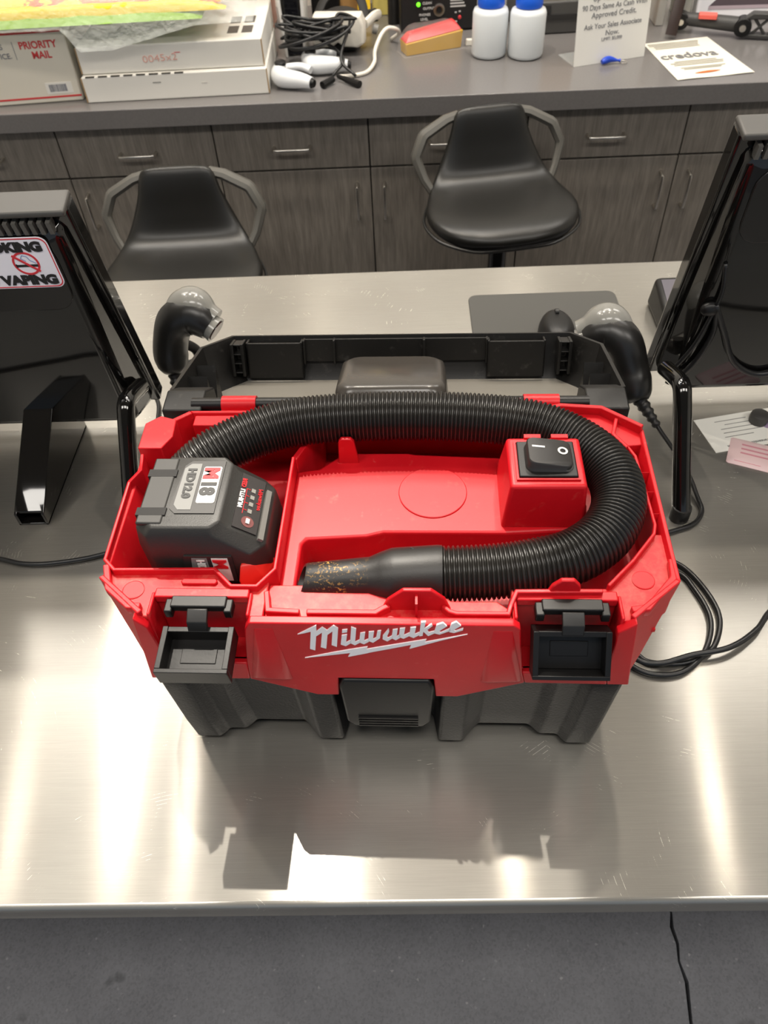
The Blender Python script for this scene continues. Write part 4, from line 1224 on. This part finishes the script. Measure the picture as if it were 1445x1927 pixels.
# games controllers and cables
def controller(x, y, rz, label):
    t = thing('game_controller', label, 'controller', (x, y, Z), R(rz), 'white game controllers')
    WP = M('white_plastic', (226, 228, 230), 0.25)
    pth = smooth_path([(-0.052, 0.030, 0.030), (-0.050, 0.005, 0.028), (-0.040, -0.018, 0.025), (-0.012, -0.026, 0.024), (0.020, -0.030, 0.0225), (0.050, -0.038, 0.020)], 6)
    n = len(pth)
    G().tube(pth, [0.015 + 0.011 * math.sin(math.pi * (0.15 + 0.75 * i / (n - 1))) - 0.004 * (i / (n - 1)) for i in range(n)], 18).build('shell', WP, t, smooth=True, angle=80)
    G().tube([(0.048, -0.0375, 0.020), (0.0585, -0.0405, 0.0195)], [0.0140, 0.0095], 16).build('end_cap', BLK, t, smooth=True)
    G().lathe([(0.016, 0), (0.016, 0.006), (0.010, 0.010)], 18, (-0.046, 0.010, 0.048)).build('thumb_stick', BLK, t, smooth=True)
    G().tube(smooth_path([(-0.055, 0.03, 0.03), (-0.03, 0.045, 0.03), (0.0, 0.05, 0.03), (0.03, 0.04, 0.025)], 5), 0.010, 12).build('tracking_ring', WP, t, smooth=True)
    return t
controller(-0.270, 2.285, -10, 'white game controller at the worktop edge beside the white cartons')
controller(-0.190, 2.385, 12, 'white game controller half buried under the black cable tangle')
rnd = random.Random(5)
path = []
for L_ in range(11):
    cx_, cy_ = -0.228 + 0.07 * (rnd.random() - 0.4), 2.425 + 0.04 * (rnd.random() - 0.5)
    rx, ry = 0.05 + 0.05 * rnd.random(), 0.030 + 0.035 * rnd.random()
    tx_, ty_, ph = 0.5 * (rnd.random() - 0.3), 0.6 * (rnd.random() - 0.5), rnd.random() * 6.28
    for q in range(7):
        a = ph + q * 0.9
        dx, dy = rx * math.cos(a), ry * math.sin(a)
        path.append((max(-0.322, cx_ + dx), min(2.478, cy_ + dy), T + 0.080 + 0.0022 * L_ + dx * ty_ + dy * tx_))
path = [(-0.11, 2.30, T + 0.012), (-0.15, 2.34, T + 0.045)] + path + [(-0.15, 2.36, T + 0.05), (-0.175, 2.30, T + 0.012)]
cb = cab('cable_tangle', path, 0.0042, 'tangled heap of black cables on the worktop near the headset', k=6, n=8)
G().tube([(-0.20, 2.250, T + 0.010), (-0.172, 2.285, T + 0.012)], [0.0095, 0.0085], 10).build('plug', BLK, cb, smooth=True)
G().tube([(-0.098, 2.246, T + 0.009), (-0.132, 2.276, T + 0.011), (-0.160, 2.30, T + 0.014)], [0.0095, 0.0080, 0.0045], 10).build('plug', BLK, cb, smooth=True)
cab('white_cable', [(-0.158, 2.318, T + 0.006), (-0.118, 2.322, T + 0.006), (-0.080, 2.345, T + 0.006), (-0.060, 2.40, T + 0.012), (-0.058, 2.46, T + 0.022), (-0.040, 2.50, T + 0.048), (-0.02, 2.52, T + 0.060), (0.005, 2.535, T + 0.052), (0.012, 2.57, T + 0.030), (-0.01, 2.60, T + 0.007)], 0.0055, 'thick white cable curving in front of the headset', M('white_cable', (226, 220, 208), 0.4))
# VR headset
vr = thing('vr_headset', 'white virtual-reality headset with black face pad and straps', 'headset', (-0.160, 2.535, Z), R(-7))
vr.scale = (0.84, 0.84, 0.84)
WP2 = M('headset_white', (224, 219, 208), 0.4)
rg = []
for yy, k in ((-0.050, 0.90), (-0.046, 0.97), (-0.030, 1.0), (0.0, 1.0), (0.010, 0.97)):
    rg.append([(x * k, yy, (z_ - 0.05) * k + 0.075) for x, z_ in [(-0.092, 0.012), (-0.072, 0.0), (-0.022, 0.002), (0.0, 0.016), (0.022, 0.002), (0.072, 0.0), (0.092, 0.012), (0.094, 0.07), (0.082, 0.098), (-0.082, 0.098), (-0.094, 0.07)]])
G().loft(rg).build('visor', WP2, vr, bev=0.006, seg=3)
rg = []
for yy, k in ((0.005, 0.98), (0.05, 0.95), (0.08, 0.85)):
    rg.append([(0.09 * k * math.cos(2 * math.pi * i / 24), yy, 0.075 + 0.050 * k * math.sin(2 * math.pi * i / 24)) for i in range(24)])
G().loft(rg).build('face_pad', M('pad_black', (34, 32, 31), 0.7), vr, smooth=True)
G().tube(smooth_path([(-0.085, 0.02, 0.09), (-0.06, 0.09, 0.135), (0.0, 0.13, 0.150), (0.06, 0.10, 0.135), (0.088, 0.03, 0.09)], 6), 0.016, 10, flat=0.5).build('top_strap', M('pad_black'), vr, smooth=True)
for s in (1,):
    G().tube(smooth_path([(s * 0.092, 0.0, 0.085), (s * 0.115, 0.05, 0.095), (s * 0.125, 0.10, 0.085), (s * 0.11, 0.15, 0.07)], 6), 0.011, 10, flat=1.4).build('side_arm', WP2, vr, smooth=True)
    G().tube([(s * 0.112, 0.04, 0.06), (s * 0.128, 0.04, 0.055)], 0.016, 14).build('speaker', GREY, vr, smooth=True)
G().tube(smooth_path([(-0.11, 0.15, 0.07), (-0.06, 0.165, 0.06), (0.06, 0.165, 0.06), (0.11, 0.15, 0.07)], 5), 0.014, 10, flat=1.5).build('rear_strap', M('pad_black'), vr, smooth=True)
G().box(-0.055, 0.055, -0.01, 0.10, 0, 0.028).build('face_foam', M('pad_black'), vr, bev=0.008)
# console standing upright
gc = thing('game_console', 'tall white game console with black core standing upright behind the cable tangle', 'console', (-0.292, 2.515, Z), R(3))
for s in (-1, 1):
    rg = []
    for y, b in ((-0.012, 0.0), (0.06, 0.006), (0.16, 0.006), (0.25, 0.0)):
        rg.append([(s * (0.022 + b), y, 0.0), (s * (0.030 + b), y, 0.0), (s * (0.040 + b), y, 0.20), (s * (0.044 + b), y, 0.39), (s * (0.036 + b), y, 0.39), (s * (0.030 + b), y, 0.20)])
    G().loft(rg).build('side_panel', M('console_white', (228, 226, 222), 0.35), gc, bev=0.002)
G().box(-0.022, 0.022, 0.0, 0.24, 0.0, 0.375).build('core', M('core_black', (20, 20, 24), 0.12), gc, bev=0.004)
# things behind
ka = thing('kraft_carton', 'brown kraft carton behind the headset, printed label on it', 'box', (-0.175, 2.87, Z), R(2))
G().box(-0.075, 0.06, 0, 0.10, 0, 0.24).build('carton', M('kraft_brown', (176, 134, 80), 0.7), ka, bev=0.003)
G().box(-0.06, -0.01, -0.001, 0.001, 0.02, 0.06).build('label', M('carton_label', (200, 160, 150), 0.6), ka)
dv_ = thing('desk_phone_dock', 'small black box with curled cable in front of the kraft carton', 'dock', (-0.205, 2.815, Z))
G().box(-0.055, 0.035, -0.02, 0.03, 0, 0.10).build('body', BLK, dv_, bev=0.006)
G().tube(smooth_path([(-0.02, 0.0, 0.09), (-0.05, -0.01, 0.13), (-0.04, 0.0, 0.16), (0.0, 0.01, 0.15)], 5), 0.005, 8).build('cord', CABLE, dv_, smooth=True)
yp = thing('yellow_pad', 'stack of pale yellow paper pads standing behind the headset', 'paper pads', (-0.01, 2.85, Z), R(-2))
G().box(-0.060, 0.010, 0, 0.10, 0, 0.092).build('lower_pad', M('pad_yellow', (232, 214, 120), 0.7), yp, bev=0.002)
G().box(-0.060, 0.010, 0, 0.10, 0.092, 0.22).build('upper_pad', M('pad_yellow'), yp, bev=0.002)
yb = thing('yellow_folder', 'bright yellow folder leaning against the kraft carton', 'folder', (-0.095, 2.80, Z), R(-2))
G().loft([[(-0.02, 0.0, 0), (0.02, 0.0, 0), (0.02, 0.006, 0), (-0.02, 0.006, 0)], [(-0.02, 0.05, 0.24), (0.02, 0.05, 0.24), (0.02, 0.056, 0.24), (-0.02, 0.056, 0.24)]]).build('cover', M('folder_yellow', (246, 200, 30), 0.5), yb)
am = thing('amplifier_box', 'black powered box with green light, round jack and white print', 'amplifier', (0.135, 2.665, Z), R(4))
G().box(-0.115, 0.115, 0, 0.22, 0.004, 0.30).build('case', M('amp_black', (24, 23, 24), 0.45), am, bev=0.004)
for s in (-0.09, 0.09):
    for y in (0.02, 0.2):
        G().lathe([(0.010, 0), (0.010, 0.005)], 12, (s, y, 0)).build('foot', RUB, am)
af = lambda x, z: frame((x, -0.0008, z), (1, 0, 0), (0, 0, 1))
G().lathe([(0.006, -0.002), (0.0055, -0.005), (0.003, -0.006)], 16, (-0.062, 0, 0.077), ax='y').build('green_light', M('led_green', (110, 255, 40), 0.4, emit=1.5), am, smooth=True)
G().lathe([(0.017, 0.0), (0.017, -0.005), (0.013, -0.006), (0.010, -0.006), (0.009, -0.002)], 24, (0.0, 0, 0.060), ax='y').build('jack', M('jack_metal', (176, 168, 156), 0.3, 1.0), am, smooth=True)
G().lathe([(0.0085, 0.0), (0.0085, -0.0028)], 20, (0.0, 0, 0.060), ax='y').build('jack_hole', M('jack_dark', (12, 11, 11), 0.6), am)
for tx, x, z_ in (('CLEAN', -0.050, 0.076), ('OUTPUT', -0.048, 0.062), ('PHONES', -0.060, 0.046), ('LEVEL', -0.056, 0.034)):
    text(tx, 0.009, M('amp_print', (196, 194, 192), 0.6), am, af(x, z_), off=0.0002)
for k in range(5):
    G().box(0.034, 0.080 - 0.004 * (k % 3), -0.0006, 0.001, 0.064 + k * 0.008, 0.068 + k * 0.008).build('print_line', M('amp_print'), am)
G().lathe([(0.005, 0.0), (0.005, -0.005), (0.003, -0.006)], 14, (0.063, 0, 0.037), ax='y').build('red_button', M('amp_red', (206, 60, 66), 0.4), am, smooth=True)
for x, z_ in ((0.048, 0.048), (0.060, 0.050), (0.050, 0.024)):
    G().box(x, x + 0.006, -0.0006, 0.001, z_, z_ + 0.004).build('print_mark', M('amp_print'), am)
dc = thing('black_canister', 'dark cylinder standing between the yellow pads and the black powered box', 'canister', (0.0, 2.77, Z))
G().lathe([(0.020, 0), (0.020, 0.13), (0.017, 0.135), (0.017, 0.16), (0.014, 0.162)], 20).build('body', M('canister_black', (36, 34, 32), 0.3), dc, smooth=True, angle=40)
# red and yellow packaged item in film
rp_ = thing('film_wrapped_box', 'small yellow box with red top shrink-wrapped in shiny film', 'box', (0.110, 2.515, Z), R(19))
G().loft([[(-0.088, -0.020, 0), (0.082, -0.020, 0), (0.082, 0.030, 0), (-0.088, 0.030, 0)], [(-0.090, -0.022, 0.032), (0.086, -0.022, 0.046), (0.086, 0.032, 0.046), (-0.090, 0.032, 0.032)]]).build('box_body', M('box_yellow', (206, 160, 48), 0.35), rp_, bev=0.002)
G().loft([[(-0.090, -0.018, 0.0325), (0.084, -0.018, 0.0465), (0.084, 0.030, 0.0465), (-0.090, 0.030, 0.0325)], [(-0.070, 0.004, 0.050), (0.070, 0.004, 0.066), (0.070, 0.028, 0.066), (-0.070, 0.028, 0.050)]]).build('red_top', M('box_red', (196, 50, 50), 0.3), rp_, bev=0.002)
g = pillow(-0.100, 0.092, -0.032, 0.040, 0.072, 0.003, 11, 24, 12)
g.build('film', M('shiny_film', (240, 235, 230), 0.08, alpha=0.10, spec=0.9), rp_, smooth=True, angle=20)
sw_ = tag(G().loft([[(x, y, 0) for x, y in rrect(-0.014, 0.014, -0.010, 0.010, 0.003)], [(x * 0.8, y * 0.8, 0.014) for x, y in rrect(-0.014, 0.014, -0.010, 0.010, 0.003)]]).build('eraser_block', M('eraser', (214, 210, 200), 0.6), bev=0.001), 'tiny off-white block beside the wrapped yellow box', 'eraser')
sw_.location = (0.222, 2.545, Z)
# white bottles with blue caps
def bottle(x, y, label):
    t = thing('white_bottle', label, 'bottle', (x, y, Z), 0, 'white bottles with blue caps')
    G().lathe([(0.040, 0), (0.047, 0.003), (0.0495, 0.010), (0.0495, 0.108), (0.046, 0.117), (0.034, 0.122), (0.031, 0.125)], 40).build('body', M('bottle_white', (216, 220, 222), 0.32), t, smooth=True, angle=50)
    G().lathe([(0.036, 0.124), (0.037, 0.128), (0.037, 0.150), (0.034, 0.154)], 40).build('cap', M('cap_blue', (24, 92, 214), 0.35), t, smooth=True, angle=40)
    return t
bottle(0.268, 2.452, 'white plastic bottle with blue cap, next to the wrapped yellow box')
bottle(0.370, 2.432, 'white plastic bottle with blue cap, next to the upright white sign')
bk = thing('card_printer', 'dark grey low machine behind the white bottle and the sign', 'printer', (0.46, 2.60, Z), R(2))
G().box(-0.10, 0.12, 0, 0.20, 0, 0.085).build('case', M('printer_grey', (74, 73, 72), 0.5), bk, bev=0.005)
G().box(-0.10, 0.12, -0.004, 0.0, 0.040, 0.052).build('rail', M('printer_dark', (40, 39, 39), 0.5), bk)
G().box(-0.045, 0.0, -0.004, 0.001, 0.058, 0.076).build('slot', M('printer_dark'), bk)
kb = thing('kraft_carton', 'brown kraft box resting on the low dark grey machine', 'box', (0.45, 2.66, Z + 0.0862), R(5))
G().box(-0.03, 0.12, 0, 0.12, 0, 0.12).build('carton', M('kraft_brown'), kb, bev=0.002)
pb_ = tag(G().box(-0.055, 0.0, 0, 0.12, 0, 0.10).build('paper_stack', M('book_paper', (222, 212, 190), 0.8), bev=0.001), 'stack of cream papers on the low dark grey machine', 'papers')
pb_.location = (0.415, 2.67, Z + 0.0862)
# upright white sign
sg = thing('counter_sign', 'upright white acrylic sign with grey financing text', 'sign', (0.594, 2.360, Z), math.atan2(0.060, 0.205))
tl = R(7)
def sgm(x, z, h=0.0):
    return (x, z * math.sin(tl) - 0.002 - h * math.cos(tl), z * math.cos(tl) + 0.001 - h * math.sin(tl) * -1)
G().loft([[(-0.107, -0.002, 0), (0.107, -0.002, 0), (0.107, 0.001, 0), (-0.107, 0.001, 0)], [(-0.107, 0.032, 0.278), (0.107, 0.032, 0.278), (0.107, 0.035, 0.278), (-0.107, 0.035, 0.278)]]).build('panel', M('sign_white', (228, 226, 220), 0.35), sg)
G().loft([[(-0.107, 0.0, 0), (0.107, 0.0, 0), (0.107, 0.10, 0), (-0.107, 0.10, 0)], [(-0.107, 0.0, 0.002), (0.107, 0.0, 0.002), (0.107, 0.10, 0.002), (-0.107, 0.10, 0.002)]]).build('acrylic_foot', CLEAR, sg)
sf = lambda x, z: frame((x, -0.0026 + 0.1223 * z, z), (1, 0, 0), (0, 0.1223, 1))
SG = M('sign_text', (122, 122, 124), 0.6)
text('credova', 0.058, M('sign_navy', (30, 50, 70), 0.5), sg, sf(0.0, 0.171), align='CENTER', off=0.0012)
text('Up To $10000.00', 0.0185, SG, sg, sf(0.0, 0.148), align='CENTER')
text('90 Days Same As Cash With', 0.0175, SG, sg, sf(0.0, 0.1285), align='CENTER', sx=0.93)
text('Approved Credit.', 0.0185, SG, sg, sf(0.0, 0.1095), align='CENTER')
text('Ask Your Sales Associate', 0.0175, SG, sg, sf(0.0, 0.0845), align='CENTER', sx=0.95)
text('Now.', 0.0185, SG, sg, sf(0.0, 0.0655), align='CENTER')
text('LIMIT: $5,000', 0.0110, SG, sg, sf(0.0, 0.0535), align='CENTER')
pn = thing('key_clip', 'small bright blue keychain clip lying in front of the white sign', 'clip', (0.598, 2.338, Z), R(10))
G().tube(smooth_path([(-0.030, 0.0, 0.008), (-0.010, 0.004, 0.012), (0.012, 0.0, 0.009), (0.022, -0.002, 0.008)], 5), [0.006 + 0.003 * math.sin(i * 0.4) for i in range(16)], 10).build('clip_body', M('clip_blue', (30, 70, 190), 0.35), pn, smooth=True)
rgp = [(0.032 + 0.009 * math.cos(2 * math.pi * i / 20), -0.002 + 0.009 * math.sin(2 * math.pi * i / 20), 0.003) for i in range(21)]
G().tube(rgp, 0.0012, 6).build('split_ring', CHROME, pn, smooth=True)
# flyer lying flat
fy_ = thing('flyer', 'cream flyer with dark wordmark lying flat beside the white sign', 'paper', (0, 0, 0))
fp = [(0.744, 2.201), (0.955, 2.233), (0.908, 2.518), (0.716, 2.482)]
g = G()
cs = []
for j in range(9):
    for i in range(9):
        u, v = i / 8, j / 8
        a = Vector(fp[0]).lerp(Vector(fp[1]), u)
        b = Vector(fp[3]).lerp(Vector(fp[2]), u)
        p = a.lerp(b, v)
        cs.append((p.x, p.y, Z + 0.0008 + 0.0035 * max(0, 0.35 - v) * (0.5 + 0.5 * math.sin(u * 9))))
g.add(cs + [(x, y, z_ - 0.0005) for x, y, z_ in cs], [(j * 9 + i, j * 9 + i + 1, j * 9 + i + 10, j * 9 + i + 9) for j in range(8) for i in range(8)] + [(81 + j * 9 + i, 81 + j * 9 + i + 9, 81 + j * 9 + i + 10, 81 + j * 9 + i + 1) for j in range(8) for i in range(8)])
fo = g.build('sheet', M('flyer_cream', (232, 228, 214), 0.6), fy_, smooth=True)
ux = (Vector((fp[1][0], fp[1][1], 0)) - Vector((fp[0][0], fp[0][1], 0))).normalized()
uy = Vector((-ux.y, ux.x, 0))
o0 = Vector((0.744, 2.201, Z + 0.0024))
ff = lambda a, b: frame(o0 + ux * a + uy * b, ux, uy)
text('credova', 0.056, M('sign_text'), fy_, ff(0.098, 0.145), align='CENTER', off=0.0006, sx=0.9)
for k, (a, b, v) in enumerate(((0.02, 0.17, 0.262), (0.02, 0.165, 0.250), (0.03, 0.16, 0.238), (0.03, 0.16, 0.226), (0.04, 0.16, 0.118), (0.025, 0.175, 0.106), (0.03, 0.17, 0.094), (0.04, 0.165, 0.072), (0.045, 0.15, 0.062))):
    ln = G().box(a, b, 0, 0.004, 0, 0.0004).build('print_line', M('flyer_print', (178, 174, 162), 0.7), fy_)
    ln.matrix_local = ff(0, v)
cr = G().prism([(0.060, 0.030), (0.075, 0.036), (0.100, 0.040), (0.120, 0.039), (0.135, 0.036), (0.118, 0.031), (0.095, 0.028), (0.075, 0.028)], 0, 0.0006).build('carrot_print', M('carrot', (206, 110, 50), 0.6), fy_)
cr.matrix_local = ff(0, 0)
# right-hand clutter: folding bracket, dark strap, tablet carton, cardboard
tb = thing('tablet_carton', 'white tablet carton printed with a tablet edge, leaning behind the black bracket', 'box', (1.06, 2.645, Z + 0.0085), R(-3))
tbm = Matrix.Rotation(R(-10), 4, 'X') @ Matrix.Translation((0, 0, 0.0))
G().box(-0.155, 0.20, 0, 0.045, 0.0, 0.25).xf(tbm).build('carton', M('carton_gloss', (232, 230, 234), 0.3), tb, bev=0.003)
G().prism([(-0.12, 0.030), (-0.085, 0.062), (0.135, 0.062), (0.165, 0.030)], -0.0008, 0.001, 'y').xf(tbm).build('tablet_print', M('tablet_print', (86, 74, 80), 0.4), tb)
G().box(-0.12, 0.165, -0.0012, 0.001, 0.022, 0.031).xf(tbm).build('tablet_edge_print', M('tablet_edge', (176, 160, 168), 0.4), tb)
text('Galaxy Tab', 0.064, M('pale_print', (208, 202, 208), 0.5), tb, tbm @ frame((-0.135, -0.0012, 0.098), (1, 0, 0), (0, 0, 1)))
br_ = thing('folding_bracket', 'black folding plastic bracket with truss arm, screws and red tag', 'bracket', (0.93, 2.525, Z), R(-17))
BRM = M('bracket_grey', (58, 57, 56), 0.5)
G().tube([(-0.095, 0.02, 0.035), (0.055, 0.0, 0.032)], [0.017, 0.020], 14).build('arm', BRM, br_, smooth=True)
G().lathe([(0.022, -0.018), (0.022, 0.018)], 20, (-0.100, 0.02, 0.030), ax='y').build('hinge', BLK, br_, bev=0.003)
G().lathe([(0.008, -0.024), (0.008, -0.016)], 12, (-0.100, 0.02, 0.030), ax='y').build('screw', CHROME, br_)
G().lathe([(0.024, -0.020), (0.024, 0.020)], 20, (0.070, -0.004, 0.030), ax='y').build('hinge', BLK, br_, bev=0.003)
G().lathe([(0.009, -0.026), (0.009, -0.018)], 12, (0.070, -0.004, 0.030), ax='y').build('screw', CHROME, br_)
G().prism([(0.07, 0.050), (0.09, 0.066), (0.32, 0.066), (0.32, 0.056), (0.10, 0.052)], -0.020, 0.012, 'y').build('top_rail', BRM, br_, bev=0.002)
G().prism([(0.07, 0.004), (0.32, 0.002), (0.32, 0.012), (0.08, 0.014)], -0.020, 0.012, 'y').build('bottom_rail', BRM, br_, bev=0.002)
for k in range(5):
    x = 0.095 + k * 0.044
    G().tube([(x, -0.012, 0.010), (x + 0.040, -0.012, 0.054)], 0.004, 6).build('truss', BRM, br_)
    G().tube([(x, -0.008, 0.054), (x + 0.040, -0.008, 0.010)], 0.004, 6).build('truss', BRM, br_)
G().box(-0.055, -0.005, -0.022, 0.006, 0.046, 0.058).build('red_tag', M('tag_red', (226, 96, 84), 0.5), br_, bev=0.002)
G().tube([(-0.105, 0.05, 0.03), (-0.10, 0.08, 0.12), (-0.085, 0.10, 0.22)], 0.005, 8).build('wire_rod', BLK, br_, smooth=True)
stp = tag(G().tube(smooth_path([(0.800, 2.515, Z + 0.010), (0.808, 2.53, Z + 0.055), (0.822, 2.56, Z + 0.12), (0.842, 2.60, Z + 0.22)], 6), 0.0165, 10, flat=0.35, up=(0, 1, 0)).build('leather_strap', M('dark_leather', (44, 30, 26), 0.5), smooth=True, angle=60), 'dark brown strap hanging down beside the folding bracket', 'strap')
ps = tag(G().box(-0.012, 0.012, 0, 0.16, 0, 0.24).build('paper_folder', M('folder_grey', (186, 184, 178), 0.6), bev=0.002), 'grey-white folder standing on edge behind the dark strap', 'folder')
ps.location = (0.795, 2.63, Z)
ps2 = tag(G().box(-0.014, 0.014, 0, 0.12, 0, 0.24).build('paper_folder', M('folder_pale', (170, 168, 160), 0.6), bev=0.002), 'pale grey folder standing between the strap and the tablet carton', 'folder')
ps2.location = (0.875, 2.655, Z)
oc = thing('orange_tool', 'orange plastic tool body with black knob behind the white sign', 'tool', (0.715, 2.60, Z))
G().box(-0.02, 0.02, 0, 0.05, 0.012, 0.24).build('body', M('tool_orange', (206, 130, 44), 0.5), oc, bev=0.005)
G().lathe([(0.012, 0), (0.015, 0.004), (0.015, 0.02), (0.012, 0.03)], 18, (-0.005, 0.0, 0.0)).build('tip', M('tool_orange'), oc, smooth=True)
G().ball((0.0, -0.008, 0.045), 0.014, 14, 8).build('knob', BLK, oc, smooth=True)
pc = tag(G().box(-0.045, 0.045, 0, 0.10, 0, 0.19).build('pink_carton', M('pink_orange', (222, 176, 160), 0.6), bev=0.003), 'pale pink carton standing between the white cartons and the console', 'box')
pc.location = (-0.425, 2.76, Z)
